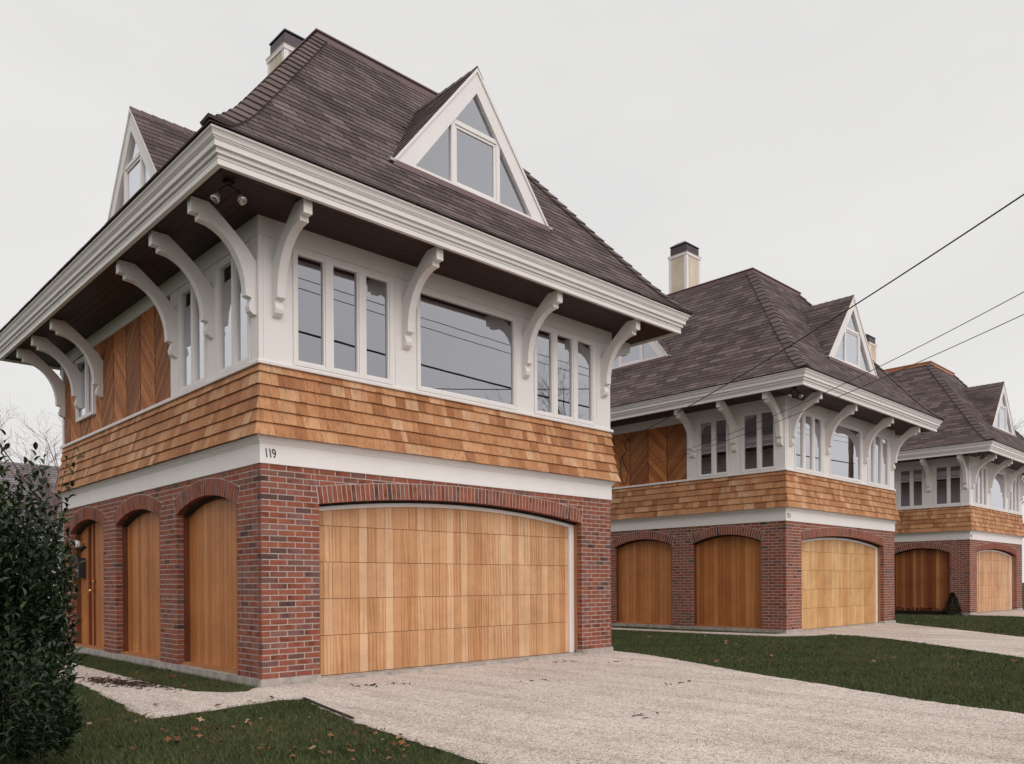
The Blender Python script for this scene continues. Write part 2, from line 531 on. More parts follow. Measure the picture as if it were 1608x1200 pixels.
def parea(p):
    return 0.5 * abs(sum(p[i][0] * p[(i + 1) % len(p)][1] - p[(i + 1) % len(p)][0] * p[i][1] for i in range(len(p))))

def rect(u0, z0, u1, z1): return [(u0, z0), (u1, z0), (u1, z1), (u0, z1)]

MESHCACHE = {}
class Pieces:
    """alike pieces of one part: the ones that show largest become objects, the rest one joined part"""
    def __init__(s, name, mat, stuffname):
        s.name, s.mat, s.sn, s.p = name, mat, stuffname, []
    def add(s, v, f, rnd=None):
        s.p.append((v, f, random.random() if rnd is None else rnd % 1.0))
    def done(s, parent, nmax, origin=(0, 0, 0), stuffparent=None):
        if not s.p:
            return
        O = Vector(origin)
        sc = []
        for v, f, r in s.p:
            A = np.array(v)
            c = A.mean(0)
            dist = (Vector(c) + O - CAM).length
            ext = np.sort(A.max(0) - A.min(0))
            sc.append(ext[2] * max(ext[1], 0.01) / dist ** 2)
        order = np.argsort(-np.array(sc), kind='stable')
        for i in order[:nmax]:
            v, f, r = s.p[i]
            A = np.array(v); c = A.mean(0)
            L = np.round(A - c, 4)
            key = (s.name, s.mat, L.tobytes(), str(f))
            me = MESHCACHE.get(key)
            if me is None:
                me = mesh_of(s.name, L.tolist(), f, s.mat)
                MESHCACHE[key] = me
            link(s.name, me, parent, tuple(c), rnd=float(r))
        rest = order[nmax:]
        if len(rest):
            V, F, Rr = [], [], []
            for i in rest:
                v, f, r = s.p[i]
                b = len(V)
                V += [tuple(x) for x in v]
                F += [tuple(k + b for k in x) for x in f]
                Rr += [r] * len(f)
            link(s.sn, mesh_of(s.sn, V, F, s.mat, Rr), stuffparent or parent, kind='stuff')

def ring(profile, W, D):
    """moulding swept round the rectangle (0,0)-(W,D) with mitred corners; profile = closed list of (out, z)"""
    v = []; f = []
    n = len(profile)
    for (o_, z) in profile:
        v += [(-o_, -o_, z), (W + o_, -o_, z), (W + o_, D + o_, z), (-o_, D + o_, z)]
    for i in range(n):
        j = (i + 1) % n
        for k in range(4):
            k2 = (k + 1) % 4
            f.append((i * 4 + k, i * 4 + k2, j * 4 + k2, j * 4 + k))
    return v, f

class Arch:
    def __init__(s, u0, u1, zs, za, t=0.205):
        s.u0, s.u1, s.zs, s.za, s.t = u0, u1, zs, za, t
        h = za - zs; w_ = u1 - u0
        s.R = (w_ * w_ / 4 + h * h) / (2 * h)
        s.uc = (u0 + u1) / 2
        s.zc = za - s.R
        s.phi = math.asin(w_ / 2 / s.R)
    def z(s, u, r=None):
        r = r or s.R
        x = max(-r, min(r, u - s.uc))
        return s.zc + math.sqrt(r * r - x * x)
    def pt(s, a, r):
        return (s.uc + r * math.sin(a), s.zc + r * math.cos(a))

def arch_wall(u0, u1, z0, z1, arches, fn, d0, d1):
    """solid wall with arched openings reaching z0"""
    mb = MB()
    cur = u0
    for a in sorted(arches, key=lambda q: q.u0):
        mb.prism(rect(cur, z0, a.u0 - 0.005, z1), fn, d0, d1)
        N = 14
        for i in range(N):
            ua = a.u0 - 0.005 + (a.u1 - a.u0 + 0.01) * i / N; ub = a.u0 - 0.005 + (a.u1 - a.u0 + 0.01) * (i + 1) / N
            mb.prism([(ua, a.z(ua) + 0.006), (ub, a.z(ub) + 0.006), (ub, z1), (ua, z1)], fn, d0, d1)
        cur = a.u1 + 0.005
    mb.prism(rect(cur, z0, u1, z1), fn, d0, d1)
    return mb

def brick_field(P, fn, u0, u1, ncourse, arches, parity, corner):
    CH_, BL, BJ, BT = 0.0677, 0.2015, 0.0125, 0.0965
    for k in range(ncourse):
        za, zb = k * CH_ + 0.005, (k + 1) * CH_ - 0.0075
        odd = (k + parity) % 2
        x = u0
        first = True
        while x < u1 - 0.02:
            L = BL
            if first and corner:
                if odd:
                    x = u0 + BT + BJ          # the end of the other wall's corner brick shows here
                first = False
            xe = min(x + L, u1)
            if u1 - xe < 0.035:
                xe = u1
            polys = [rect(x, za, xe, zb)]
            for a in arches:
                nxt = []
                rr = a.R + a.t + 0.010
                for poly in polys:
                    if (za + zb) / 2 < a.zs + 0.01:
                        nxt.append(clip(poly, 1, 0, a.u0))
                        nxt.append(clip(poly, -1, 0, -a.u1))
                        continue
                    rest = poly
                    for sgn in (-1, 1):            # beyond the skewback ends of the arch ring
                        e = sgn * a.phi
                        tx, tz = math.cos(e) * sgn, -math.sin(e) * sgn
                        off = tx * a.uc + tz * a.zc
                        nxt.append(clip(rest, -tx, -tz, -(off + 0.009)) if len(rest) > 2 else [])
                        rest = clip(rest, tx, tz, off) if len(rest) > 2 else []
                    if len(rest) > 2:
                        cu = sum(p_[0] for p_ in rest) / len(rest); cz = sum(p_[1] for p_ in rest) / len(rest)
                        ang = math.atan2(cu - a.uc, cz - a.zc)
                        nx_, nz_ = math.sin(ang), math.cos(ang)
                        nxt.append(clip(rest, -nx_, -nz_, -(nx_ * a.uc + nz_ * a.zc + rr)))
                polys = [q for q in nxt if len(q) > 2 and parea(q) > 0.0003]
            rj = random.random()
            j = random.uniform(-0.0012, 0.0012)
            for poly in polys:
                v, f = prism(poly, fn, j, BT)
                P.add(v, f, rj)
            x = xe + BJ

def voussoirs(P, a, fn):
    n = max(3, int(round((a.R + a.t / 2) * 2 * a.phi / 0.0665)))
    for i in range(n):
        a0 = -a.phi + 2 * a.phi * i / n; a1 = -a.phi + 2 * a.phi * (i + 1) / n
        g0 = 0.0068 / a.R
        poly = [a.pt(a0 + g0, a.R), a.pt(a1 - g0, a.R), a.pt(a1 - g0, a.R + a.t), a.pt(a0 + g0, a.R + a.t)]
        v, f = prism(poly, fn, random.uniform(-0.0015, 0.0), 0.0965)
        r = random.random()
        P.add(v, f, r * 0.85 if r < 0.93 else r)

# ------------------------------------------------------------------ dimensions of a house (metres, from the photograph)
W, D = 6.165, 7.70
HB = 2.437                      # top of the brickwork
ZS = 3.552                      # top of the shingle skirt
ZF = 5.17                       # underside of the fascia
OV = 0.83                       # eave overhang
GZ = -0.085                     # ground
DECK = 1.83
ROOFP = [(-0.962, 5.478), (-0.79, 5.605), (-0.46, 5.965), (0.238, 6.870), (DECK, 8.963)]

def roofz(i):
    for (a, za), (b, zb) in zip(ROOFP, ROOFP[1:]):
        if i <= b:
            return za + (zb - za) * (i - a) / (b - a)
    return ROOFP[-1][1]
def roofi(z):
    for (a, za), (b, zb) in zip(ROOFP, ROOFP[1:]):
        if z <= zb:
            return a + (b - a) * (z - za) / (zb - za)
    return DECK
RS = [0.0]
for (a_, za_), (b_, zb_) in zip(ROOFP, ROOFP[1:]):
    RS.append(RS[-1] + math.hypot(b_ - a_, zb_ - za_))
def roof_at(s):
    for k in range(len(RS) - 1):
        if s <= RS[k + 1] or k == len(RS) - 2:
            tt = (s - RS[k]) / (RS[k + 1] - RS[k])
            (a, za), (b, zb) = ROOFP[k], ROOFP[k + 1]
            d = math.hypot(b - a, zb - za)
            return a + (b - a) * tt, za + (zb - za) * tt, (-(zb - za) / d, (b - a) / d)   # inset, z, normal(inset,z)

BRACKET = [(0, 4.10), (0.045, 4.105), (0.085, 4.135), (0.098, 4.18), (0.085, 4.225), (0.07, 4.262), (0.07, 4.285), (0.135, 4.30), (0.135, 4.33)]
for k in range(1, 9):           # long concave underside
    t_ = k / 9
    BRACKET.append((0.135 + (0.635 - 0.135) * (1 - math.cos(t_ * math.pi / 2)), 4.33 + (4.985 - 4.33) * math.sin(t_ * math.pi / 2)))
BRACKET += [(0.635, 4.985), (0.655, 4.985), (0.655, 5.045), (0.735, 5.045), (0.735, 5.20), (0.545, 5.20)]
for k in range(1, 7):           # upper edge, slightly hollow, back down to the wall
    t_ = k / 6
    BRACKET.append((0.545 * (1 - t_) ** 1.12, 5.20 - (5.20 - 4.69) * t_ + 0.02 * math.sin(math.pi * t_)))

def bracket(parent, fn, u):
    mb = MB()
    mb.prism([(o_, z) for o_, z in BRACKET], lambda o_, d, z: fn(u + d, -o_, z), -0.052, 0.052)
    # chamfer strip: cap block at the foot and the head
    return mb.obj('eave_bracket', 'white', parent)

def window(house, fn, u0, u1, z0, z1, lights, proud=0.02, curtain=None, back=None, depth=0.06):
    """casement window: casing with mullions > sash and pane for each light"""
    mb = MB()
    lights = [(a - 0.022, b + 0.022) for a, b in lights]
    zs0, zs1 = z0 + 0.042, z1 - 0.038
    xs = [u0] + [e for l in lights for e in l] + [u1]
    cells = [(xs[i], xs[i + 1]) for i in range(0, len(xs), 2)]
    for a, b in cells:
        mb.prism(rect(a, z0, b, z1), fn, -proud, depth)
    for a, b in lights:
        mb.prism(rect(a, z0, b, zs0), fn, -proud, depth)
        mb.prism(rect(a, zs1, b, z1), fn, -proud, depth)
    wo = mb.obj('window', 'white', house)
    for a, b in lights:
        s_ = MB()
        q = 0.022
        dd0, dd1 = -proud + 0.012, depth - 0.012
        s_.prism(rect(a + .001, zs0 + .001, a + q, zs1 - .001), fn, dd0, dd1)
        s_.prism(rect(b - q, zs0 + .001, b - .001, zs1 - .001), fn, dd0, dd1)
        s_.prism(rect(a + q, zs0 + .001, b - q, zs0 + q), fn, dd0, dd1)
        s_.prism(rect(a + q, zs1 - q, b - q, zs1 - .001), fn, dd0, dd1)
        s_.obj('sash', 'white', wo)
        pm = MB()
        pd = dd0 + 0.03
        pm.add([fn(a + q - .003, pd, zs0 + q - .003), fn(b - q + .003, pd, zs0 + q - .003), fn(b - q + .003, pd, zs1 - q + .003), fn(a + q - .003, pd, zs1 - q + .003)], [(0, 1, 2, 3)])
        pm.obj('pane', 'glass', wo)
        if curtain:
            curtain_mesh(wo, fn, a - 0.02, b + 0.02, zs0 - 0.02, zs1 + 0.02, depth + 0.05, curtain)
    if back is not None:
        MB().prism(rect(u0 + .01, z0 + .01, u1 - .01, z1 - .01), fn, back, back + 0.004).obj('dark_backing', 'room', wo)
    return wo

def curtain_mesh(parent, fn, a, b, z0, z1, d, kind):
    n = max(8, int((b - a) / 0.018))
    v = []; f = []
    for i in range(n + 1):
        u = a + (b - a) * i / n
        dd = d + 0.018 * math.sin(i * 0.9) + 0.008 * math.sin(i * 2.3)
        v += [fn(u, dd, z0), fn(u, dd, z1)]
    f = [(2 * i, 2 * i + 2, 2 * i + 3, 2 * i + 1) for i in range(n)]
    if kind == 'blind':
        v = []; f = []
        k = int((z1 - z0) / 0.05)
        for i in range(k):
            z = z0 + i * 0.05
            b_ = len(v)
            v += [fn(a, d, z), fn(b, d, z), fn(b, d + 0.02, z + 0.042), fn(a, d + 0.02, z + 0.042)]
            f.append((b_, b_ + 1, b_ + 2, b_ + 3))
        mb = MB(); mb.v = v; mb.f = f
        return mb.obj('blind', 'blind', parent)
    mb = MB(); mb.v = v; mb.f = f
    return mb.obj('curtain', 'curtain', parent, smooth=True)

def panel_wall(u0, u1, z0, z1, holes, fn, d0, d1):
    mb = MB()
    us = sorted({u0, u1} | {h[0] for h in holes} | {h[1] for h in holes})
    for a, b in zip(us, us[1:]):
        hz = [(h[2], h[3]) for h in holes if h[0] <= a + 1e-6 and h[1] >= b - 1e-6]
        if not hz:
            mb.prism(rect(a, z0, b, z1), fn, d0, d1)
        else:
            if hz[0][0] > z0 + 1e-4: mb.prism(rect(a, z0, b, hz[0][0]), fn, d0, d1)
            if hz[0][1] < z1 - 1e-4: mb.prism(rect(a, hz[0][1], b, z1), fn, d0, d1)
    return mb

def text_obj(parent, s, fn, u, z, h, mat, d, shear=0.2):
    for ch in s:
        cu = bpy.data.curves.new('digit', 'FONT')
        cu.body = ch
        cu.size = h * 1.38
        cu.extrude = 0.004
        to = bpy.data.objects.new('digit', cu)
        COL.objects.link(to)
        bpy.context.view_layer.update()
        me = bpy.data.meshes.new_from_object(to)
        COL.objects.unlink(to)
        bpy.data.objects.remove(to)
        wd = max((v.co.x for v in me.vertices), default=0)
        for v in me.vertices:
            x, y, zz = v.co
            v.co = fn(u + (x - shear * y) * 0.75, d - zz, z + y)
        u += wd * 0.75 + 0.014
        me.materials.clear(); me.materials.append(M[mat])
        link('house_number_digit', me, parent)

# ------------------------------------------------------------------ roof tabs
def roof_tabs(P, side, dormer):
    """courses of asphalt tabs on one slope; side 'front' or 'left'"""
    LEN = W if side == 'front' else D
    fn = front if side == 'front' else left
    EXP, TAB, GAP = 0.127, 0.305, 0.010
    smax = RS[-1]
    n = int(smax / EXP)
    for k in range(n + 1):
        s0 = k * EXP
        s1 = min(s0 + EXP + 0.035, smax)
        if s1 - s0 < 0.03:
            continue
        i0, z0, nn = roof_at(s0); i1, z1, n2 = roof_at(s1)
        off = (k * 0.127 + random.uniform(-0.012, 0.012)) % TAB
        u = i0 - off - TAB
        tone = random.uniform(-0.08, 0.08)
        while u < LEN - i0:
            q = [(u + GAP / 2, 0.0), (u + TAB - GAP / 2, 0.0), (u + TAB - GAP / 2, 1.0), (u + GAP / 2, 1.0)]
            u += TAB
            # hips: keep u >= i0+(i1-i0)*t  and  u <= LEN - ...
            q = clip(q, -1, (i1 - i0), -i0)
            if len(q) >= 3: q = clip(q, 1, (i1 - i0), LEN - i0)
            if len(q) < 3 or parea(q) < 0.02: continue
            uc = sum(a for a, b in q) / len(q)
            ic = (i0 + i1) / 2
            if dormer:
                du, fi, hw, zb, za = dormer
                if ic > fi + 0.03 and (z0 + z1) / 2 < za - (za - zb) / hw * abs(uc - du) - 0.10:
                    continue
            jl = random.uniform(0.0, 0.004)
            v = []
            for lay in (0, 1):
                for a, b in q:
                    i_ = i0 + (i1 - i0) * b; z_ = z0 + (z1 - z0) * b
                    lift = (0.014 + jl) * (1 - b) + 0.005 * b if lay else 0.001
                    v.append(fn(a, i_ + nn[0] * lift, z_ + nn[1] * lift))
            m_ = len(q)
            f = [tuple(range(m_, 2 * m_))] + [(i, (i + 1) % m_, m_ + (i + 1) % m_, m_ + i) for i in range(m_)]
            r = random.random() ** 1.15 * 0.97
            P.add(v, f, min(0.98, max(0.01, r + tone)))

def hip_caps(P, side):
    """bent cap shingles up a hip; side = 0 front-left, 1 front-right"""
    EXP = 0.178
    smax = RS[-1]
    n = int(smax / EXP) + 1
    for k in range(n):
        s0 = k * EXP; s1 = min(s0 + EXP + 0.05, smax)
        if s1 - s0 < 0.04: continue
        wd = 0.165
        i0, z0, n0 = roof_at(s0); i1, z1, n1 = roof_at(s1)
        def P3(i, z, nn, which, lift):
            # point on hip (which=0) or on the front (1) / left (2) slope at the same height, moved along the eave
            a = i + (wd if which == 1 else 0); b = i + (wd if which == 2 else 0)
            ln = lift if which else lift * 1.1 + 0.012
            x, y = a, b
            zz = z
            if which == 1: y += nn[0] * ln; zz += nn[1] * ln
            elif which == 2: x += nn[0] * ln; zz += nn[1] * ln
            else: x += nn[0] * ln * 0.7; y += nn[0] * ln * 0.7; zz += nn[1] * ln
            if side == 1: x = W - x
            return (x, y, zz)
        v = []
        for (i_, z_, nn, lift) in ((i0, z0, n0, 0.052), (i1, z1, n1, 0.026)):
            v += [P3(i_, z_, nn, 1, lift), P3(i_, z_, nn, 0, lift), P3(i_, z_, nn, 2, lift)]
        for (i_, z_, nn, lift) in ((i0, z0, n0, 0.022), (i1, z1, n1, 0.004)):
            v += [P3(i_, z_, nn, 1, lift), P3(i_, z_, nn, 0, lift), P3(i_, z_, nn, 2, lift)]
        f = [(0, 1, 4, 3), (1, 2, 5, 4), (6, 7, 1, 0), (7, 8, 2, 1), (6, 0, 3, 9), (2, 8, 11, 5)]
        P.add(v, f, random.uniform(0.45, 0.9))

def dormer_build(house, O, fn, uc, fi, hw, zb, za, nsing, curtain):
    """gabled dormer: white barge boards > panes, sash, mullions, shingled roof"""
    sl = (za - zb) / hw
    gw, gz, ga = hw * 0.748, zb + 0.06, za - 0.325        # glass half width, base, apex
    gs = (ga - gz) / gw
    mb = MB()
    f0, f1 = fi - 0.05, fi + 0.03
    for s in (-1, 1):
        mb.prism([(uc + s * hw, zb), (uc + s * gw, zb + 0.0), (uc + s * gw, gz), (uc, ga), (uc, za)], fn, f0, f1)
    mb.prism([(uc - gw, zb), (uc + gw, zb), (uc + gw, gz), (uc - gw, gz)], fn, f0 + 0.015, f1)
    do = mb.obj('dormer', 'white', house)
    # thin moulding along the verge
    mm = MB()
    for s in (-1, 1):
        mm.prism([(uc + s * (hw + 0.012), zb), (uc + s * (hw - 0.03), zb), (uc, za - 0.04), (uc, za + 0.015)], fn, f0 - 0.018, f0 - 0.001)
    mm.obj('verge_moulding', 'white', do)
    # mullions and transom
    mu = 0.27 * hw
    zt = ga - gs * mu - 0.03
    mw = 0.032
    q = MB()
    for s in (-1, 1):
        a, b = sorted((uc + s * mu, uc + s * (mu + 2 * mw)))
        q.prism([(a, gz), (b, gz), (b, ga - gs * abs(b - uc) + (0.0)), (a, ga - gs * abs(a - uc))], fn, f0 + 0.02, f1 + 0.004)
    q.prism(rect(uc - mu, zt - 0.03, uc + mu, zt + 0.03), fn, f0 + 0.021, f1 + 0.005)
    q.obj('mullions', 'white', do)
    s_ = MB()
    a, b, z0, z1 = uc - mu, uc + mu, gz, zt - 0.03
    for rc in (rect(a, z0, a + 0.04, z1), rect(b - 0.04, z0, b, z1), rect(a + 0.04, z0, b - 0.04, z0 + 0.04), rect(a + 0.04, z1 - 0.04, b - 0.04, z1)):
        s_.prism(rc, fn, f0 + 0.035, f1)
    s_.obj('sash', 'white', do)
    gd = fi
    m2 = mu + 2 * mw
    for poly in ([(uc - gw, gz), (uc - m2, gz), (uc - m2, ga - gs * m2)], [(uc + m2, gz), (uc + gw, gz), (uc + m2, ga - gs * m2)],
                 rect(uc - mu + 0.04, gz + 0.04, uc + mu - 0.04, zt - 0.07), [(uc - (ga - zt - 0.03) / gs, zt + 0.03), (uc + (ga - zt - 0.03) / gs, zt + 0.03), (uc, ga)]):
        p_ = MB(); p_.add([fn(u, gd, z) for u, z in poly], [tuple(range(len(poly)))])
        p_.obj('pane', 'glass', do)
    if curtain:
        for s in (-1, 1):
            v = []; f = []
            n = 26
            for i in range(n + 1):
                u = uc + s * (m2 + (gw - m2) * i / n)
                dd = gd + 0.05 + 0.02 * math.sin(i * 1.1)
                v += [fn(u, dd, gz - 0.02), fn(u, dd, ga - gs * abs(u - uc) + 0.02)]
            f = [(2 * i, 2 * i + 2, 2 * i + 3, 2 * i + 1) for i in range(n)]
            c_ = MB(); c_.v = v; c_.f = f
            c_.obj('curtain', 'curtain', do, smooth=True)
        curtain_mesh(do, fn, uc - mu, uc + mu, gz, zt, gd + 0.05, 'curtain')
    bk = MB()
    bk.prism([(uc - hw + 0.12, zb + 0.02), (uc + hw - 0.12, zb + 0.02), (uc, za - 0.14)], fn, gd + 0.16, gd + 0.18)
    bk.obj('dark_backing', 'room', do)
    # apron flashing
    ap = MB()
    ap.prism(rect(uc - hw - 0.02, zb - 0.075, uc + hw + 0.02, zb - 0.002), fn, f0 - 0.03, f0 + 0.01)
    ap.obj('apron_flashing', 'flash', do)
    ld = MB()
    for s in (-1, 1):
        a, b = sorted((uc + s * (hw - 0.01), uc + s * (hw + 0.07)))
        ld.prism(rect(a, zb - 0.03, b, zb + 0.005), fn, f0 - 0.035, f0 + 0.05)
    ld.obj('lead_flashing', 'lead', do)
    # roof of the dormer: underlay + courses
    ul = MB()
    ri_ = roofi(za)
    for s in (-1, 1):
        ul.add([fn(uc, f0 + .004, za), fn(uc + s * hw, f0 + .004, zb), fn(uc + s * (hw), roofi(zb) + 0.05, zb), fn(uc, ri_ + 0.05, za)], [(0, 1, 2, 3)])
    ul.obj('dormer_roof', 'underlay', do)
    P = Pieces('dormer_roof_tab', 'roof', 'dormer_roof_tabs')
    SL = math.hypot(hw, za - zb)
    nu, nz_ = (za - zb) / SL, hw / SL
    EXP = 0.127
    for s in (-1, 1):
        k = 0
        while k * EXP < SL - 0.03:
            s0 = k * EXP; s1 = min(SL, s0 + EXP + 0.035)
            c0, c1 = s0 / SL, s1 / SL
            ua, zz0 = uc + s * hw * (1 - c0), zb + (za - zb) * c0
            ub, zz1 = uc + s * hw * (1 - c1), zb + (za - zb) * c1
            st = f0 - 0.012
            e0, e1 = roofi(zz0) + 0.02, roofi(zz1) + 0.02
            x = st
            ln = 0.305 - ((k * 0.127) % 0.305) * 0.6
            while x < max(e0, e1):
                xe = x + ln
                a1 = min(xe - 0.006, e0); b1 = min(xe - 0.006, e1)
                if max(a1, b1) - x > 0.02:
                    a1 = max(a1, x + 0.003); b1 = max(b1, x + 0.003)
                    L0, L1 = 0.018, 0.007
                    v = [fn(ua + s * nu * L0, x, zz0 + nz_ * L0), fn(ua + s * nu * L0, a1, zz0 + nz_ * L0), fn(ub + s * nu * L1, b1, zz1 + nz_ * L1), fn(ub + s * nu * L1, x, zz1 + nz_ * L1)]
                    v += [fn(ua, x, zz0), fn(ua, a1, zz0), fn(ub, b1, zz1), fn(ub, x, zz1)]
                    P.add(v, [(0, 1, 2, 3), (4, 5, 1, 0), (4, 0, 3, 7), (1, 5, 6, 2)], random.random() * 0.85)
                x = xe
                ln = 0.305
            k += 1
    # ridge caps
    x = f0 - 0.014
    while x < ri_ + 0.04:
        xe = min(x + 0.2, ri_ + 0.06)
        v = []
        for (xx, lf) in ((x, 0.036), (xe, 0.022)):
            for s, dz in ((-1, 0), (0, 1), (1, 0)):
                wd = 0.1
                v.append(fn(uc + s * (wd + 0.01), xx, za + (lf + 0.012 if s == 0 else lf * 0.75 - wd * sl)))
        for (xx, lf) in ((x, 0.018), (xe, 0.004)):
            for s, dz in ((-1, 0), (0, 1), (1, 0)):
                wd = 0.1
                v.append(fn(uc + s * (wd + 0.006), xx, za + (lf if s == 0 else lf * 0.7 - wd * sl)))
        P.add(v, [(0, 1, 4, 3), (1, 2, 5, 4), (6, 7, 1, 0), (7, 8, 2, 1)], random.uniform(0.4, 0.8))
        x += 0.165
    P.done(do, nsing, O)
    return do

def house_build(org, label, nb, ns, nr, nv, nch, number, doormat, copper=False, lid=0, frontglass=None, detail=2):
    O = Vector(org)
    H = empty('house', org)
    thing(H, label, 'house', 'row of three matching houses')
    # ---- foundation
    fb_ = MB()
    fb_.box(-0.02, -0.02, -0.6, 0.735, 0.14, 0.0)
    fb_.box(5.43, -0.02, -0.6, W + 0.02, 0.14, 0.0)
    fb_.box(-0.02, 0.1401, -0.6, 0.14, D + 0.02, 0.0)
    fb_.box(W - 0.14, 0.1401, -0.6, W + 0.02, D + 0.02, 0.0)
    fb_.box(0.1401, D - 0.14, -0.6, W - 0.1401, D + 0.02, 0.0)
    fb_.obj('foundation', 'concrete', H)
    # ---- brick storey
    aF = [Arch(0.735, 5.43, 2.02, 2.19)]
    aL = [Arch(0.61, 2.44, 2.013, 2.192), Arch(3.04, 4.87, 2.013, 2.192), Arch(5.48, 7.30, 2.013, 2.192)]
    wall = arch_wall(0.007, W - 0.007, 0.0, HB + 0.05, aF, front, 0.0025, 0.0955)
    wl = arch_wall(0.0955, D - 0.007, 0.0, HB + 0.05, aL, left, 0.0025, 0.0955)
    wall.add(wl.v, wl.f)
    wall.box(W - 0.1, 0.0955, 0, W - 0.002, D, HB + 0.05)
    wall.box(0.1, D - 0.1, 0, W - 0.1, D - 0.003, HB + 0.05)
    wo = wall.obj('brick_wall', 'mortar', H)
    P = Pieces('brick', 'brick', 'brick_courses')
    brick_field(P, front, 0.0, W, 36, aF, 0, True)
    brick_field(P, left, 0.0, D, 36, aL, 1, True)
    P.done(wo, nb, O)
    PV = Pieces('arch_brick', 'brick', 'arch_brick_ring')
    for a in aF: voussoirs(PV, a, front)
    for a in aL: voussoirs(PV, a, left)
    PV.done(wo, nv, O)
    # ---- inner core that keeps the rooms dark
    core = MB()
    core.box(0.45, 0.45, 0.0, W - 0.12, D - 0.12, 2.6)
    core.box(0.5, 0.5, 2.62, W - 0.14, D - 0.14, 5.19)
    core.obj('inner_core', 'room', H)
    # ---- garage door
    a = aF[0]
    jm = MB()                                   # white jamb and curved head, brown casing
    hdm = MB()
    N = 20
    for i in range(N):
        a0 = -a.phi + 2 * a.phi * i / N; a1 = -a.phi + 2 * a.phi * (i + 1) / N
        jm.prism([a.pt(a0, a.R - 0.078), a.pt(a1, a.R - 0.078), a.pt(a1, a.R - 0.030), a.pt(a0, a.R - 0.030)], front, 0.165, 0.215)
        hdm.prism([a.pt(a0, a.R - 0.0295), a.pt(a1, a.R - 0.0295), a.pt(a1, a.R + 0.02), a.pt(a0, a.R + 0.02)], front, 0.15, 0.214)
    jm.prism(rect(a.u0 - 0.03, -0.048, a.u0 + 0.05, a.zs), front, 0.165, 0.215)
    jm.prism(rect(a.u1 - 0.105, -0.048, a.u1 + 0.0, a.zs - 0.045), front, 0.166, 0.214)
    gdo = MB()
    gdo.box(a.u0 + 0.03, 0.222, -0.042, a.u1 - 0.05, 0.25, 2.22)
    gd = gdo.obj('garage_door', 'darkjamb', H)
    jo = jm.obj('garage_door_jamb', 'white', gd)
    hdm.obj('garage_head_shade', 'underlay', gd)  # near-black strip colours in the recess shade below the brick arch
    for ua in (a.u1 - 0.001, a.u0 - 0.025):
        MB().prism(rect(ua, -0.005, ua + 0.026, a.zs - 0.02), front, 0.0965, 0.165).obj('garage_door_casing', 'trimwood', gd)
    PD = Pieces('board', doormat[0], 'boards')
    secs = [-0.042, 0.442, 0.892, 1.341, 1.784, 2.3]
    nbd = 36
    u0, u1 = a.u0 + 0.04, a.u1 - 0.09
    edges = [u0]
    while edges[-1] < u1 - 0.08:
        edges.append(min(u1, edges[-1] + random.choice((0.118, 0.127, 0.127, 0.135))))
    edges[-1] = u1
    for ua, ub in zip(edges, edges[1:]):
        col_ = random.random()
        for k in range(5):
            poly = rect(ua + 0.0022, secs[k] + (0.003 if k else 0.0), ub - 0.0022, secs[k + 1] - 0.003)
            if k == 4:
                za, zb = a.z(ua, a.R - 0.07), a.z(ub, a.R - 0.07)
                sl = (zb - za) / (ub - ua)
                poly = clip(poly, -sl, 1, za - sl * ua)
            v, f = prism(poly, front, 0.197 + random.uniform(-0.001, 0.001), 0.222)
            PD.add(v, f, min(0.97, max(0.03, col_ + random.gauss(0, 0.05))))
    PD.done(gd, 400, O)
    MB().box(a.u0 + 0.001, -0.015, GZ - 0.1, a.u1 - 0.001, 0.30, -0.05).obj('door_threshold', 'concrete', gd)
    # ---- side openings
    for n_, a in enumerate(aL):
        entry = (n_ == 2)
        bd = MB()
        bd.prism(rect(a.u0 - 0.02, 0.0, a.u1 + 0.02, 2.21), left, 0.195, 0.22)
        po = bd.obj('side_door' if not entry else 'entry_door', 'underlay', H)
        PS = Pieces('board', doormat[1], 'boards')
        e = [a.u0 - 0.01]
        while e[-1] < a.u1:
            e.append(min(a.u1 + 0.012, e[-1] + random.choice((0.112, 0.122, 0.132))))
        for ua, ub in zip(e, e[1:]):
            if ub - ua < 0.02: continue
            z0 = 0.035
            d0 = 0.17 + random.uniform(-.001, .001)
            if entry and 6.45 < (ua + ub) / 2 < 6.80:
                d0 = 0.188
            poly = rect(ua + 0.003, z0, ub - 0.003, 2.4)
            za, zb = a.z(min(max(ua, a.u0), a.u1)) + 0.02, a.z(min(max(ub, a.u0), a.u1)) + 0.02
            sl = (zb - za) / (ub - ua)
            poly = clip(poly, -sl, 1, za - sl * ua)
            v, f = prism(poly, left, d0, 0.196)
            r = random.random()
            PS.add(v, f, r)
        PS.done(po, 60, O)
        MB().prism(rect(a.u0 + 0.013, 0.001, a.u1 - 0.013, 0.035), left, 0.05, 0.197).obj('sill', 'trimwood', po)
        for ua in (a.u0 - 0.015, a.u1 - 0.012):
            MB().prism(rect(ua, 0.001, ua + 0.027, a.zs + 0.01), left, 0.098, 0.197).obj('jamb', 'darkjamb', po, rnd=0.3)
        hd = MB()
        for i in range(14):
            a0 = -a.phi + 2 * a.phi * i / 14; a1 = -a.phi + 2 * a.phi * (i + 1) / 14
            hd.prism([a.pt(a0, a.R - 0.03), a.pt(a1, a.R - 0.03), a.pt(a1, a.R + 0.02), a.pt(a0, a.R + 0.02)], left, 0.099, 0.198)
        hd.obj('head', 'underlay', po)  # near-black colour puts the shade under the arch onto this strip
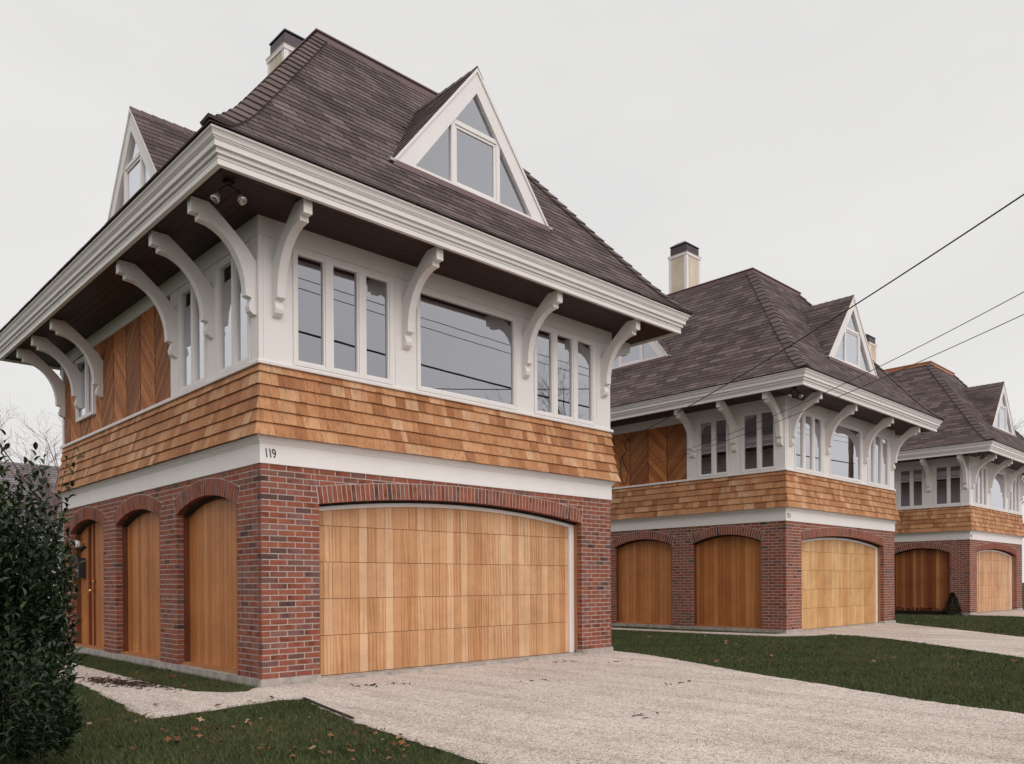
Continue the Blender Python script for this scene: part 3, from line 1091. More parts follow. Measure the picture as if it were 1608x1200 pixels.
        if entry:
            MB().sphere((0.11, 6.55, 0.98), 0.032).tube([(0.11, 6.55, 0.98), (0.18, 6.55, 0.98)], 0.012).tube([(0.14, 6.55, 1.13), (0.18, 6.55, 1.13)], 0.03, 10).obj('door_knob', 'brass', po, smooth=True)
            MB().prism(rect(6.49, 0.04, 6.52, 2.15), left, 0.145, 0.172).prism(rect(6.76, 0.04, 6.80, 2.1), left, 0.145, 0.172).obj('door_stile', 'reddoor' if doormat[1] != 'reddoor' else 'trimwood', po)
    # ---- white band over the brick + moulding under the shingles
    v, f = ring([(0.012, HB), (0.012, 2.66), (0.022, 2.662), (0.024, 2.678), (0.036, 2.682), (0.04, 2.70), (0.07, 2.722), (0.078, 2.742), (-0.03, 2.742), (-0.03, HB)], W, D)
    mb = MB(); mb.add(v, f)
    bo = mb.obj('frieze_band', 'white', H)
    text_obj(bo, number, front, 0.045, 2.505, 0.105, 'number', -0.014)
    # ---- shingle skirt, flaring at the foot
    zc = [2.735, 2.885, 3.033, 3.180, 3.325, 3.468, 3.59]
    def flare(z):
        t_ = max(0.0, min(1.0, (3.552 - z) / (3.552 - 2.735)))
        return 0.012 + 0.10 * t_ ** 1.7
    prof = [(flare(z) - 0.026, z) for z in np.linspace(2.738, 3.56, 9)] + [(-0.06, 3.56), (-0.06, 2.738)]
    v, f = ring(prof, W, D)
    mb = MB(); mb.add(v, f)
    sk = mb.obj('shingle_skirt', 'underlay', H)
    PSH = Pieces('shingle', 'cedar', 'shingle_courses')
    for fn, LEN in ((front, W), (left, D)):
        for k in range(6):
            zb, zt = zc[k], min(zc[k + 1] + 0.03, 3.556)
            fb, ft = flare(zb) + 0.015, flare(zt) - 0.013
            u = -fb
            while u < LEN + fb - 0.01:
                wd = random.choice((0.09, 0.12, 0.15, 0.18, 0.21, 0.25))
                if wd + u > LEN + fb - 0.07: wd = LEN + fb - u
                ub = u + wd - 0.0025
                lo = zb + random.uniform(-0.003, 0.003)
                th = random.uniform(0.024, 0.029)
                # quads with mitre at the corners
                b0, b1 = u, ub
                t0 = max(u, -ft) if u <= -fb + 1e-6 else u
                t1 = min(ub, LEN + ft) if ub > LEN else ub
                if u > LEN: t0 = min(t0, LEN + ft)
                v = [fn(b0, -fb, lo), fn(b1, -fb, lo), fn(t1, -ft, zt), fn(t0, -ft, zt),
                     fn(b0, -fb + th, lo + 0.002), fn(b1, -fb + th, lo + 0.002), fn(t1, -ft + 0.004, zt), fn(t0, -ft + 0.004, zt)]
                PSH.add(v, [(0, 1, 2, 3), (4, 5, 1, 0), (5, 6, 2, 1), (4, 0, 3, 7), (7, 6, 5, 4)])
                u += wd
    PSH.done(sk, ns, O)
    # ---- ledge over the shingles
    v, f = ring([(0.0, 3.553), (0.035, 3.553), (0.038, 3.58), (0.03, 3.597), (0.0, 3.602)], W, D)
    mb = MB(); mb.add(v, f); mb.obj('ledge', 'white', H)
    # ---- upper storey: front
    wf = [(0.41, 1.795), (2.185, 3.995), (W - 1.795, W - 0.41)]
    zw0, zw1 = 3.608, 4.965
    up_ = panel_wall(0.0, W, 3.595, ZF + 0.04, [(a, b, zw0, zw1) for a, b in wf], front, 0.0, 0.06)
    wls = [(0.22, 1.09), (1.42, 2.26)]
    ul = panel_wall(0.06, 2.575, 3.595, ZF + 0.04, [(a, b, zw0, zw1) for a, b in wls], left, 0.0, 0.06)
    up_.add(ul.v, ul.f)
    up_.prism(rect(2.575, 3.595, D - 0.06, ZF + 0.04), left, 0.02, 0.06)
    up_.box(W - 0.06, 0.06, 3.595, W, D, ZF + 0.04)
    up_.box(0.06, D - 0.06, 3.595, W - 0.06, D, ZF + 0.04)
    uo = up_.obj('upper_wall', 'white', H)
    for u in (0.2, 2.0, 4.165, 5.965):
        MB().prism(rect(u - 0.155, 3.604, u + 0.155, 4.99), front, -0.009, 0.0).obj('trim_board', 'white', uo)
    for ua, ub in ((0.0, 0.195), (1.105, 1.385), (2.31, 2.575), (D - 0.10, D)):
        MB().prism(rect(ua, 3.604, ub, 4.99), left, -0.009, 0.02 if ua > 2 else 0.0).obj('trim_board', 'white', uo)
    v, f = ring([(0.022, 4.995), (0.022, 5.205), (-0.02, 5.205), (-0.02, 4.995)], W, D)
    mb = MB(); mb.add(v, f); mb.obj('eave_frieze', 'white', uo)
    P3l = [(0.475, 0.808), (0.946, 1.277), (1.410, 1.730)]
    window(H, front, wf[0][0], wf[0][1], zw0, zw1, P3l)
    window(H, front, wf[1][0], wf[1][1], zw0, zw1, [(2.25, 3.945)])
    window(H, front, wf[2][0], wf[2][1], zw0, zw1, [(W - b, W - a) for a, b in P3l[::-1]])
    cu = 'blind' if lid else None
    window(H, left, wls[0][0], wls[0][1], zw0, zw1, [(0.285, 0.585), (0.695, 1.02)], curtain=cu)
    window(H, left, wls[1][0], wls[1][1], zw0, zw1, [(1.485, 1.765), (1.885, 2.19)], curtain=cu)
    window(H, left, 5.78, 6.74, 3.885, 4.93, [(5.84, 6.11), (6.22, 6.66)], proud=0.05, depth=0.0, back=0.006)
    # ---- herringbone siding of the side bay
    so_ = MB().prism(rect(2.575, 3.60, D - 0.10, 5.0), left, 0.014, 0.0195).obj('herringbone_siding', 'underlay', H)
    for par, mt in ((0, 'chevSheenDark'), (1, 'chevSheenLight')):
        PC = Pieces('siding_board', mt, 'siding_boards')
        k = 0
        u = 2.585
        while u < D - 0.12:
            ue = min(u + 0.582, D - 0.105)
            if k % 2 == par:
                sg = -1 if k % 2 == 0 else 1       # z rises as u falls in even columns
                bw = 0.084
                c0 = 3.60 - (ue - u) - 0.3
                z = c0
                while z < 5.1:
                    # band between z + sg*(x-u) lines
                    poly = rect(u + 0.014, 3.603, ue - 0.014, 4.992)
                    # lower: zz - sg*(x-u) >= z ; upper <= z + bw - gap
                    off = (ue - u) if sg < 0 else 0
                    poly = clip(poly, sg, -1, -(z + off) + sg * u)
                    if len(poly) >= 3:
                        poly = clip(poly, -sg, 1, z + off + bw - 0.010 - sg * u)
                    z += bw
                    if len(poly) < 3 or parea(poly) < 0.0006: continue
                    if u < 6.74 and ue > 5.78:     # leave the window out
                        cx_ = sum(p_[0] for p_ in poly) / len(poly); cz_ = sum(p_[1] for p_ in poly) / len(poly)
                        if 5.82 < min(p_[0] for p_ in poly) and max(p_[0] for p_ in poly) < 6.7 and min(p_[1] for p_ in poly) > 3.92:
                            continue
                    v, f = prism(poly, left, random.uniform(-0.002, 0.002), 0.014)
                    PC.add(v, f)
            u = ue
            k += 1
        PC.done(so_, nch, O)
    # ---- soffit boards, fascia, brackets
    so2 = MB()
    v, f = ring([(0.02, 5.226), (OV, 5.226), (OV, 5.232), (0.02, 5.232)], W, D)
    so2.add(v, f)
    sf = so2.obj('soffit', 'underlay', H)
    bw = (OV - 0.03) / 8
    for side in range(4):
        for k in range(8):
            a, b = 0.025 + k * bw, 0.025 + (k + 1) * bw - 0.004
            z = 5.207 + random.uniform(-0.001, 0.001)
            if side == 0: q = [(-a, -a), (W + a, -a), (W + b, -b), (-b, -b)]
            elif side == 1: q = [(-a, D + a), (-a, -a), (-b, -b), (-b, D + b)]
            elif side == 2: q = [(W + a, -a), (W + a, D + a), (W + b, D + b), (W + b, -b)]
            else: q = [(W + a, D + a), (-a, D + a), (-b, D + b), (W + b, D + b)]
            m_ = MB()
            m_.add([(x, y, z) for x, y in q] + [(x, y, 5.2255) for x, y in q], [(0, 1, 2, 3), (7, 6, 5, 4), (0, 1, 5, 4), (1, 2, 6, 5), (2, 3, 7, 6), (3, 0, 4, 7)])
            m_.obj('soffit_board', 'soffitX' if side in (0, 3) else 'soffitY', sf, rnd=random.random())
    fas = [(OV, 5.17), (OV, 5.268), (0.856, 5.270), (0.856, 5.314), (0.886, 5.318), (0.886, 5.372), (0.893, 5.374), (0.893, 5.383), (0.902, 5.385), (0.902, 5.395),
           (0.912, 5.400), (0.915, 5.412), (0.921, 5.428), (0.932, 5.444), (0.944, 5.452), (0.944, 5.472), (0.78, 5.472), (0.78, 5.17)]
    v, f = ring(fas, W, D)
    mb = MB(); mb.add(v, f); mb.obj('fascia', 'white', H)
    for u in (0.2, 2.0, 4.165, 5.965): bracket(H, front, u)
    for u in (0.105, 1.245, 2.39, 5.47, 6.60, 7.58): bracket(H, left, u)
    for u in (0.2, 1.245): bracket(H, lambda a, b, c: (W - b, a, c), u)
    bracket(H, lambda a, b, c: (a, D - b, c), 0.2)
    # ---- roof
    rb = MB()
    n = len(ROOFP)
    for i, z in ROOFP:
        rb.v += [(i, i, z), (W - i, i, z), (W - i, D - i, z), (i, D - i, z)]
    for k in range(n - 1):
        for j in range(4):
            j2 = (j + 1) % 4
            rb.f.append((k * 4 + j, k * 4 + j2, (k + 1) * 4 + j2, (k + 1) * 4 + j))
    rb.f.append(tuple((n - 1) * 4 + j for j in range(4)))
    ro = rb.obj('roof', 'roof', H)
    dF = (W / 2, -0.16, 1.39, 6.36, 8.095)
    dL = (4.42, 0.17, 1.22, 6.785, 8.34)
    PR = Pieces('roof_tab', 'roof', 'roof_tab_courses')
    roof_tabs(PR, 'front', dF)
    roof_tabs(PR, 'left', dL)
    PR.done(ro, nr, O)
    PH = Pieces('hip_cap', 'roof', 'hip_caps')
    hip_caps(PH, 0); hip_caps(PH, 1)
    PH.done(ro, 80 if detail > 1 else 40, O)
    z = ROOFP[-1][1]
    v, f = ring([(0.045, z - 0.045), (0.05, z + 0.005), (0.03, z + 0.03), (0.03, z + 0.05), (0.055, z + 0.055), (0.055, z + 0.075), (-0.2, z + 0.075), (-0.2, z - 0.02)], W - 2 * DECK, D - 2 * DECK)
    v = [(a + DECK, b + DECK, c) for a, b, c in v]
    mb = MB(); mb.add(v, f)
    mb.add([(DECK, DECK, z + 0.07), (W - DECK, DECK, z + 0.07), (W - DECK, D - DECK, z + 0.07), (DECK, D - DECK, z + 0.07)], [(0, 1, 2, 3)])
    mb.obj('deck_flashing', 'copper' if copper else 'flash', ro)
    ns_ = 120 if detail > 1 else 0
    dormer_build(H, O, front, *dF, ns_, lid > 0)
    dormer_build(H, O, left, *dL, ns_, True)
    # ---- chimney
    x0, y0, x1, y1, zt = 2.63, 4.32, 3.33, 4.93, 10.456
    ch = MB()
    ch.box(x0 + 0.012, y0 + 0.012, 8.9, x1 - 0.012, y1 - 0.012, zt)
    co_ = ch.obj('chimney', 'chimwood', H)
    cb = MB()
    e = 0.085
    for (a, b) in ((x0, y0), (x1 - e, y0), (x0, y1 - e), (x1 - e, y1 - e)):
        cb.box(a, b, 8.95, a + e, b + e, zt - 0.06)
    v, f = ring([(0.012, zt - 0.075), (0.02, zt - 0.01), (0.03, zt), (0.0, zt + 0.012), (-0.1, zt + 0.012), (-0.1, zt - 0.075)], x1 - x0, y1 - y0)
    cb.add([(a + x0, b + y0, c) for a, b, c in v], f)
    cb.obj('corner_boards', 'white', co_)
    PB = Pieces('chimney_board', 'chimwood', 'chimney_boards')
    for k in range(5):
        ua = x0 + e + (x1 - x0 - 2 * e) * k / 5; ub = x0 + e + (x1 - x0 - 2 * e) * (k + 1) / 5 - 0.004
        PB.add(*prism(rect(ua, 8.96, ub, zt - 0.08), front, y0 + 0.004, y0 + 0.0121))
        ua = y0 + e + (y1 - y0 - 2 * e) * k / 5; ub = y0 + e + (y1 - y0 - 2 * e) * (k + 1) / 5 - 0.004
        PB.add(*prism(rect(ua, 8.96, ub, zt - 0.08), left, x0 + 0.004, x0 + 0.0121))
    PB.done(co_, 20, O)
    sh = MB()
    sh.box(x0 + 0.035, y0 + 0.035, zt + 0.012, x1 - 0.035, y1 - 0.035, zt + 0.235)
    so3 = sh.obj('chimney_shroud', 'shroud', co_)
    lidm = MB()
    l0, l1, l2 = zt + 0.262, zt + 0.285, zt + 0.40
    xa, ya, xb, yb = x0 + 0.02, y0 + 0.02, x1 - 0.02, y1 - 0.02
    cx_, cy_ = (xa + xb) / 2, (ya + yb) / 2
    lidm.v = [(xa, ya, l0), (xb, ya, l0), (xb, yb, l0), (xa, yb, l0), (xa, ya, l1), (xb, ya, l1), (xb, yb, l1), (xa, yb, l1),
              (xa + .16, ya + .16, l2), (xb - .16, ya + .16, l2), (xb - .16, yb - .16, l2), (xa + .16, yb - .16, l2)]
    lidm.f = [(3, 2, 1, 0), (0, 1, 5, 4), (1, 2, 6, 5), (2, 3, 7, 6), (3, 0, 4, 7), (4, 5, 9, 8), (5, 6, 10, 9), (6, 7, 11, 10), (7, 4, 8, 11), (8, 9, 10, 11)]
    for (a, b) in ((xa + .03, ya + .03), (xb - .05, ya + .03), (xa + .03, yb - .05), (xb - .05, yb - .05)):
        lidm.box(a, b, zt + 0.23, a + 0.02, b + 0.02, l0 + 0.002)
    lidm.obj('chimney_lid', 'blackmetal', co_)
    return H

# ------------------------------------------------------------------ ground
H2 = (12.479, 0.177, -0.013)
H3 = (25.03, 0.183, -0.006)
def sheet(name, pts, z, mat, kind='structure', jag=0.0):
    v = [(x, y, z) for x, y in pts]
    o = link(name, mesh_of(name, v, [tuple(range(len(v)))], mat), None, kind=kind)
    return o
def dense(pts, step=0.12, jag=0.03):
    o_ = []
    for i in range(len(pts)):
        a, b = Vector(pts[i]), Vector(pts[(i + 1) % len(pts)])
        n = max(1, min(400, int((b - a).length / step)))
        for k in range(n):
            p = a.lerp(b, k / n)
            o_.append((p.x + random.uniform(-jag, jag), p.y + random.uniform(-jag, jag)))
    return o_
link('ground', mesh_of('ground', [(-400, -400, GZ - 0.012), (400, -400, GZ - 0.012), (400, 400, GZ - 0.012), (-400, 400, GZ - 0.012)], [(0, 1, 2, 3)], 'lawn'), None, kind='structure')
sheet('road', [(-300, -17), (300, -17), (300, -10.2), (-300, -10.2)], GZ - 0.006, 'asphalt')
DRIVE1 = [(0.0, 0.05), (6.17, 0.05), (6.42, 0.25), (6.2, -0.7), (5.61, -1.97), (4.9, -3.4), (4.49, -4.45), (4.0, -5.6), (3.77, -6.5), (3.5, -10.2), (-1.2, -10.2), (-0.9, -6.2), (-0.78, -4.67),
          (-0.645, -3.616), (-0.53, -2.76), (-0.36, -2.0), (-0.13, -1.18), (-0.41, -1.07), (-0.75, -1.13), (-1.107, -1.207), (-1.45, -1.27), (-1.68, -1.27), (-1.62, -0.7), (-1.55, -0.18), (-1.45, 0.8), (-1.36, 1.74),
          (-1.34, 3.14), (-1.3, 5.0), (-1.3, 8.5), (-0.15, 8.5), (-0.2, 6.5), (-0.42, 6.1), (-0.62, 5.2), (-0.69, 4.0), (-0.71, 2.46), (-0.74, 1.2), (-0.69, 0.25), (-0.45, -0.12), (-0.26, -0.2), (-0.1, 0.0)]
sheet('driveway', dense(DRIVE1), GZ - 0.002, 'gravel')
DRIVE2 = [(12.52, 0.2), (18.66, 0.2), (18.9, 0.3), (18.2, -0.2), (16.6, -1.9), (14.49, -3.92), (12.5, -6.3), (11.0, -10.2), (6.5, -10.2), (7.9, -7.0), (9.55, -5.12), (10.9, -3.7), (12.23, -2.18), (12.7, -1.3), (12.75, -0.75),
          (12.1, -0.62), (11.45, -0.2), (11.3, 1.0), (11.2, 3.2), (11.15, 7), (11.75, 7), (11.8, 4.6), (11.9, 1.9), (12.15, 0.25)]
sheet('driveway', dense(DRIVE2), GZ - 0.002, 'gravel')
DRIVE3 = [(25.1, 0.2), (31.4, 0.2), (31.5, -10.2), (20.0, -10.2), (22.5, -4.2), (24.9, -1.2)]
sheet('driveway', dense(DRIVE3), GZ - 0.002, 'gravel')

# ------------------------------------------------------------------ houses
HA = house_build((0, 0, 0), 'nearest and largest house, numbered 119, brick below and cedar shingles above', 300, 300, 300, 130, 130, '119', ('door', 'sidedoor'), lid=0)
HBo = house_build(H2, 'middle house of the row, crossed by power lines, chimney standing clear above its roof', 300, 300, 300, 100, 80, '121', ('door2', 'sidedoor'), lid=1)
HC = house_build(H3, 'farthest house at the right edge, copper roof edge and dark red side door', 60, 100, 80, 40, 20, '123', ('door', 'reddoor'), copper=True, lid=1, detail=1)

# ------------------------------------------------------------------ floodlights at the eave corners
def floodlight(org, label):
    E_ = empty('floodlight', (org[0] - 0.57, org[1] - 0.50, org[2] + 5.2))
    thing(E_, label, 'floodlight', 'twin floodlights under the eave corners')
    MB().tube([(0, 0, 0.006), (0, 0, -0.03)], 0.06, 12).obj('mount', 'blackmetal', E_)
    for (dx, dy, tx, ty) in ((-0.075, 0.035, -0.6, 0.1), (0.07, -0.05, 0.25, -0.7)):
        MB().tube([(0, 0, -0.03), (dx * 0.7, dy * 0.7, -0.07), (dx, dy, -0.11)], 0.014, 8).tube([(dx, dy, -0.09), (dx + tx * 0.03, dy + ty * 0.03, -0.14)], [0.026, 0.03], 10).obj('lamp_holder', 'blackmetal', E_)
        MB().tube([(dx + tx * 0.03, dy + ty * 0.03, -0.138), (dx + tx * 0.075, dy + ty * 0.075, -0.19), (dx + tx * 0.1, dy + ty * 0.1, -0.205), (dx + tx * 0.105, dy + ty * 0.105, -0.212)], [0.022, 0.046, 0.048, 0.034], 14).obj('bulb', 'reflector', E_, smooth=True)
floodlight((0, 0, 0), 'twin floodlight under the eave corner of the nearest house')
floodlight(H2, 'twin floodlight under the eave corner of the middle house')
floodlight(H3, 'twin floodlight under the eave corner of the farthest house')

# ------------------------------------------------------------------ mailbox and wall lamp at the entry of the nearest house
mbx = empty('mailbox', (0.16, 7.08, 1.2))
thing(mbx, 'black wall mailbox beside the entry door behind the shrub', 'mailbox')
MB().prism([(-0.09, 0.0), (0.09, 0.0), (0.09, 0.3), (0.05, 0.36), (-0.05, 0.36), (-0.09, 0.3)], lambda u, d, z: (d, u, z), -0.11, 0.012).obj('box', 'blackmetal', mbx)
MB().prism([(-0.1, 0.28), (0.1, 0.28), (0.1, 0.31), (0.055, 0.375), (-0.055, 0.375), (-0.1, 0.31)], lambda u, d, z: (d, u, z), -0.125, -0.111).obj('lid', 'blackmetal', mbx)
MB().prism(rect(-0.05, 0.12, 0.05, 0.2), lambda u, d, z: (d, u, z), -0.113, -0.1105).obj('name_plate', 'lead', mbx)
wlm = empty('wall_lamp', (0.16, 7.12, 1.75))
thing(wlm, 'white globe wall lamp beside the entry door behind the shrub', 'lamp')
MB().sphere((-0.10, 0, 0.05), 0.062, 14, 9, 1.2).obj('globe', 'lamp', wlm, smooth=True)
MB().tube([(0.012, 0, 0.02), (-0.06, 0, -0.03), (-0.1, 0, -0.03), (-0.1, 0, 0.0)], 0.011, 8).tube([(0.013, 0, 0.02), (-0.004, 0, 0.02)], 0.045, 12).obj('arm', 'blackmetal', wlm)

# ------------------------------------------------------------------ wires and poles
def catenary(a, b, sag, n=40):
    a, b = Vector(a), Vector(b)
    return [a.lerp(b, i / n) - Vector((0, 0, sag * 4 * (i / n) * (1 - i / n))) for i in range(n + 1)]
POLE = (4.2, -9.3)
def pole(x, y, label):
    E_ = empty('utility_pole', (x, y, GZ))
    thing(E_, label, 'pole', 'utility poles along the street')
    MB().tube([(0, 0, -0.3), (0, 0, 5), (0, 0, 11.8)], [0.16, 0.14, 0.11], 12).obj('shaft', 'pole', E_, smooth=True)
    MB().box(-0.06, -1.0, 11.0, 0.06, 1.0, 11.12).obj('crossarm', 'pole', E_)
    for yy in (-0.9, -0.4, 0.4, 0.9):
        MB().tube([(0, yy, 11.12), (0, yy, 11.28)], [0.03, 0.045], 8).obj('insulator', 'shroud', E_)
pole(POLE[0], POLE[1], 'utility pole by the road where the service wires meet')
pole(-24, POLE[1], 'utility pole by the road towards the left')
pole(38, POLE[1], 'utility pole by the road towards the right')
def wire(name, pts, r, label, mat='wire', n=5):
    o = MB().tube(pts, r, n).obj(name, mat, None)
    return thing(o, label, 'wire', 'overhead wires')
for zz, r, lb in ((8.3, 0.010, 'topmost of the thin street wires reflected in the windows'), (8.05, 0.010, 'lower of the thin street wires reflected in the windows'), (7.0, 0.028, 'thick dark street cable reflected in the windows')):
    for xa, xb, side in ((-24, POLE[0], 'left span'), (POLE[0], 38, 'right span')):
        wire('street_wire', catenary((xa, POLE[1] + 0.17, zz + GZ + 0.35), (xb, POLE[1] + 0.17, zz + GZ + 0.35), 0.35), r, lb + ', ' + side)
hx, hy, hz = H2
def pix(px, py, depth):
    d = fw + ri * ((px - CX) / FPX) - up * ((py - CY) / FPX)
    return CAM + d * depth
def zat(x, y, px, py):
    """height at which the sight line through a pixel passes over a ground point"""
    d = Vector((x, y, 0)) - Vector((CAM.x, CAM.y, 0))
    zc_ = d.dot(fw)
    return CAM.z + (CY - py) / FPX * zc_
def fit_wire(A, q1, q2, n=44):
    # parabola from the wall hook to the pole through two sighted points
    P2 = Vector((POLE[0], POLE[1] + 0.2))
    rows = []
    for px, py in (q1, q2):
        lo, hi = 0.0, 1.0
        for _ in range(50):
            m = (lo + hi) / 2
            x, y = A.x + (P2.x - A.x) * m, A.y + (P2.y - A.y) * m
            d = Vector((x, y, 0)) - Vector((CAM.x, CAM.y, 0))
            z_ = d.dot(fw)
            if z_ > 0.2 and CX + FPX * d.dot(ri) / z_ < px: lo = m
            else: hi = m
        rows.append((lo, zat(x, y, px, py) - A.z))
    (t1, z1), (t2, z2) = rows
    # z = b t + c t^2
    c = (z1 / t1 - z2 / t2) / (t1 - t2); b = z1 / t1 - c * t1
    return [Vector((A.x + (P2.x - A.x) * k / n, A.y + (P2.y - A.y) * k / n, A.z + b * k / n + c * (k / n) ** 2)) for k in range(n + 1)]
A1 = Vector((hx - 0.06, hy + 4.40, hz + 4.80))
wire('service_wire', fit_wire(A1, (1245, 550), (1608, 318)), 0.010, 'thick service wire rising to the upper right across the middle house roof')
A2 = Vector((hx - 0.05, hy + 4.66, hz + 4.10)); A3 = Vector((hx - 0.05, hy + 4.66, hz + 3.97))
wire('service_wire', fit_wire(A2, (1276, 635), (1608, 470)), 0.005, 'upper of the two thin service wires crossing the middle house')
wire('service_wire', fit_wire(A3, (1276, 649), (1608, 505)), 0.005, 'lower of the two thin service wires crossing the middle house')
mast = empty('service_hook', tuple(A1))
thing(mast, 'wire hook with hanging loops of cable on the side wall of the middle house', 'cable')
MB().tube([(0.06, 0, 0), (0, 0, 0), (-0.02, -0.05, 0.02)], 0.018, 6).tube([(0.05, 0.28, -0.08), (0.0, 0.1, 0.0)], 0.012, 6).obj('hook', 'trimwood', mast)
MB().tube([(0, 0, 0), (0.02, 0.08, -0.12), (0.0, -0.02, -0.3), (0.02, 0.15, -0.42), (0.02, 0.10, -0.6), (0.02, -0.05, -0.85), (0.02, 0.02, -1.1), (0.02, 0.14, -1.12), (0.02, 0.2, -0.9), (0.02, 0.22, -0.45)], 0.012, 6).obj('cable_loop', 'wire', mast)

# ------------------------------------------------------------------ shrubs and trees
def leaf_np(n, length, width):
    """template leaf: folded blade of 4 triangles along +Y"""
    V = np.array([(0, 0, 0), (-width * .8, length * .28, .010), (0, length * .3, 0), (width * .8, length * .28, .010),
                  (-width * .85, length * .65, .008), (0, length * .66, -.002), (width * .85, length * .65, .008), (0, length, -.010)], float)
    F = [(0, 2, 1), (0, 3, 2), (1, 2, 5, 4), (2, 3, 6, 5), (4, 5, 7), (5, 6, 7)]
    return V, F

def rotm(d, roll):
    d = d / np.linalg.norm(d)
    h = np.array([0, 0, 1.0]) if abs(d[2]) < 0.95 else np.array([1.0, 0, 0])
    x = np.cross(d, h); x /= np.linalg.norm(x)
    z = np.cross(x, d)
    x, z = x * math.cos(roll) + z * math.sin(roll), z * math.cos(roll) - x * math.sin(roll)
    return np.stack([x, d, z], 1)

def shrub(base, height, rad, nshoot, label, length, nsingle):
    E_ = empty('shrub', base)
    thing(E_, label, 'shrub')
    P = Pieces('leaf', 'leaf', 'foliage')
    st = MB()
    TV, TF = leaf_np(1, length, length * 0.24)
    FL = [tuple(int(q) for q in x) for x in TF]
    for k in range(nshoot):
        ang = random.uniform(0, 2 * math.pi)
        rr = rad * math.sqrt(random.random())
        h = height * random.uniform(0.35, 1.0) * (1 - 0.30 * (rr / rad) ** 2)
        if k % 14 == 0:
            h = height * random.uniform(0.7, 1.02); rr *= 1.15
        lean = 0.55 + 0.45 * rr / rad
        p0 = Vector((math.cos(ang) * rr * 0.45, math.sin(ang) * rr * 0.45, max(0, h - random.uniform(0.9, 1.5)) * 0.6))
        p3 = Vector((math.cos(ang) * rr, math.sin(ang) * rr, h))
        p1 = p0.lerp(p3, 0.5) + Vector((math.cos(ang), math.sin(ang), 0)) * 0.08 * lean
        pts = []
        for i in range(8):
            t_ = i / 7
            pts.append(p0 * (1 - t_) ** 2 + p1 * 2 * t_ * (1 - t_) + p3 * t_ ** 2 + Vector((random.uniform(-.01, .01), random.uniform(-.01, .01), 0)))
        if k % 9 == 0:
            st.tube(pts, [0.007 - 0.005 * i / 7 for i in range(8)], 4, caps=False)
        nl = random.randint(17, 26)
        for j in range(nl):
            t_ = 0.30 + 0.70 * j / nl
            q = min(int(t_ * 7), 6)
            c = pts[q].lerp(pts[q + 1], t_ * 7 - q)
            ax = (pts[min(q + 1, 7)] - pts[q]).normalized()
            az = j * 2.4 + random.uniform(-.5, .5)
            o1 = ax.orthogonal().normalized(); o2 = ax.cross(o1)
            tip = j / nl
            dirv = (o1 * math.cos(az) + o2 * math.sin(az)) * (1.0 - 0.35 * tip) + ax * (0.45 + 0.5 * tip) + Vector((0, 0, random.uniform(-0.3, 0.15)))
            s = random.uniform(0.5, 1.25)
            Rm = rotm(np.array(dirv), random.uniform(-.7, .7))
            V = (TV * s) @ Rm.T + np.array(c)
            P.add(V.tolist(), FL, min(0.99, random.random() * (0.75 + 0.25 * tip)))
    P.done(E_, nsingle, base)
    st.obj('stems', 'stem', E_)
    return E_
shrub((-3.05, -1.40, GZ), 2.2, 0.78, 1350, 'dark glossy-leaved evergreen shrub at the left edge in front of the nearest house', 0.066, 300)
shrub((-3.02, -2.75, GZ), 0.95, 0.42, 170, 'low dark evergreen shrub at the bottom left corner', 0.058, 60)

def conifer(base, h, r, label):
    E_ = empty('conifer_shrub', base)
    thing(E_, label, 'shrub')
    V = []; F = []; Rr = []
    for k in range(1500):
        z = h * random.random() ** 1.2
        rr = r * (1 - (z / h) ** 1.6) * math.sqrt(random.uniform(0.35, 1))
        a = random.uniform(0, 6.283)
        c = np.array((rr * math.cos(a), rr * math.sin(a), z + 0.02))
        d = np.array((math.cos(a), math.sin(a), random.uniform(0.2, 1.4)))
        Rm = rotm(d, random.uniform(-1, 1))
        q = np.array([(-.012, 0, 0), (.012, 0, 0), (0, .07, 0)]) @ Rm.T + c
        b = len(V); V += q.tolist(); F.append((b, b + 1, b + 2)); Rr.append(random.random())
    link('foliage', mesh_of('foliage', V, F, 'conifer', Rr), E_, kind='stuff')
    MB().tube([(0, 0, 0), (0, 0, h * 0.6)], [0.02, 0.006], 6).obj('trunk', 'bark', E_)
conifer((H3[0] - 0.35, H3[1] + 0.42, GZ), 0.72, 0.27, 'small dark conifer at the corner of the farthest house')

# planter strip under the far side door
pl = empty('planter', (H3[0] - 0.2, H3[1] + 1.5, GZ))
thing(pl, 'low planting bed with red flowers under the farthest house side door', 'planter')
MB().box(-0.22, -0.85, 0.0, 0.17, 1.1, 0.12).obj('soil', 'mulch', pl)
MB().box(-0.25, -0.88, 0.0, -0.2205, 1.13, 0.13).obj('rim', 'mulch', pl)
fl = MB(); gr_ = []
for k in range(90):
    x, y, z = random.uniform(-0.2, 0.12), random.uniform(-0.8, 1.0), random.uniform(0.12, 0.24)
    gr_.append((x, y, z))
    if k % 4 == 0: fl.sphere((x - 0.02, y, z + 0.03), 0.02, 5, 4)
fl.obj('flowers', 'petal', pl, kind='stuff')
V = []; F = []; Rr = []
for (x, y, z) in gr_:
    for j in range(8):
        d = np.array((random.uniform(-1, 1), random.uniform(-1, 1), random.uniform(0, 1)))
        q = np.array([(-.018, 0, 0), (.018, 0, 0), (0, .06, 0)]) @ rotm(d, random.uniform(-1, 1)).T + np.array((x, y, z - 0.02))
        b = len(V); V += q.tolist(); F.append((b, b + 1, b + 2)); Rr.append(random.random())
link('foliage', mesh_of('foliage', V, F, 'conifer', Rr), pl, kind='stuff')

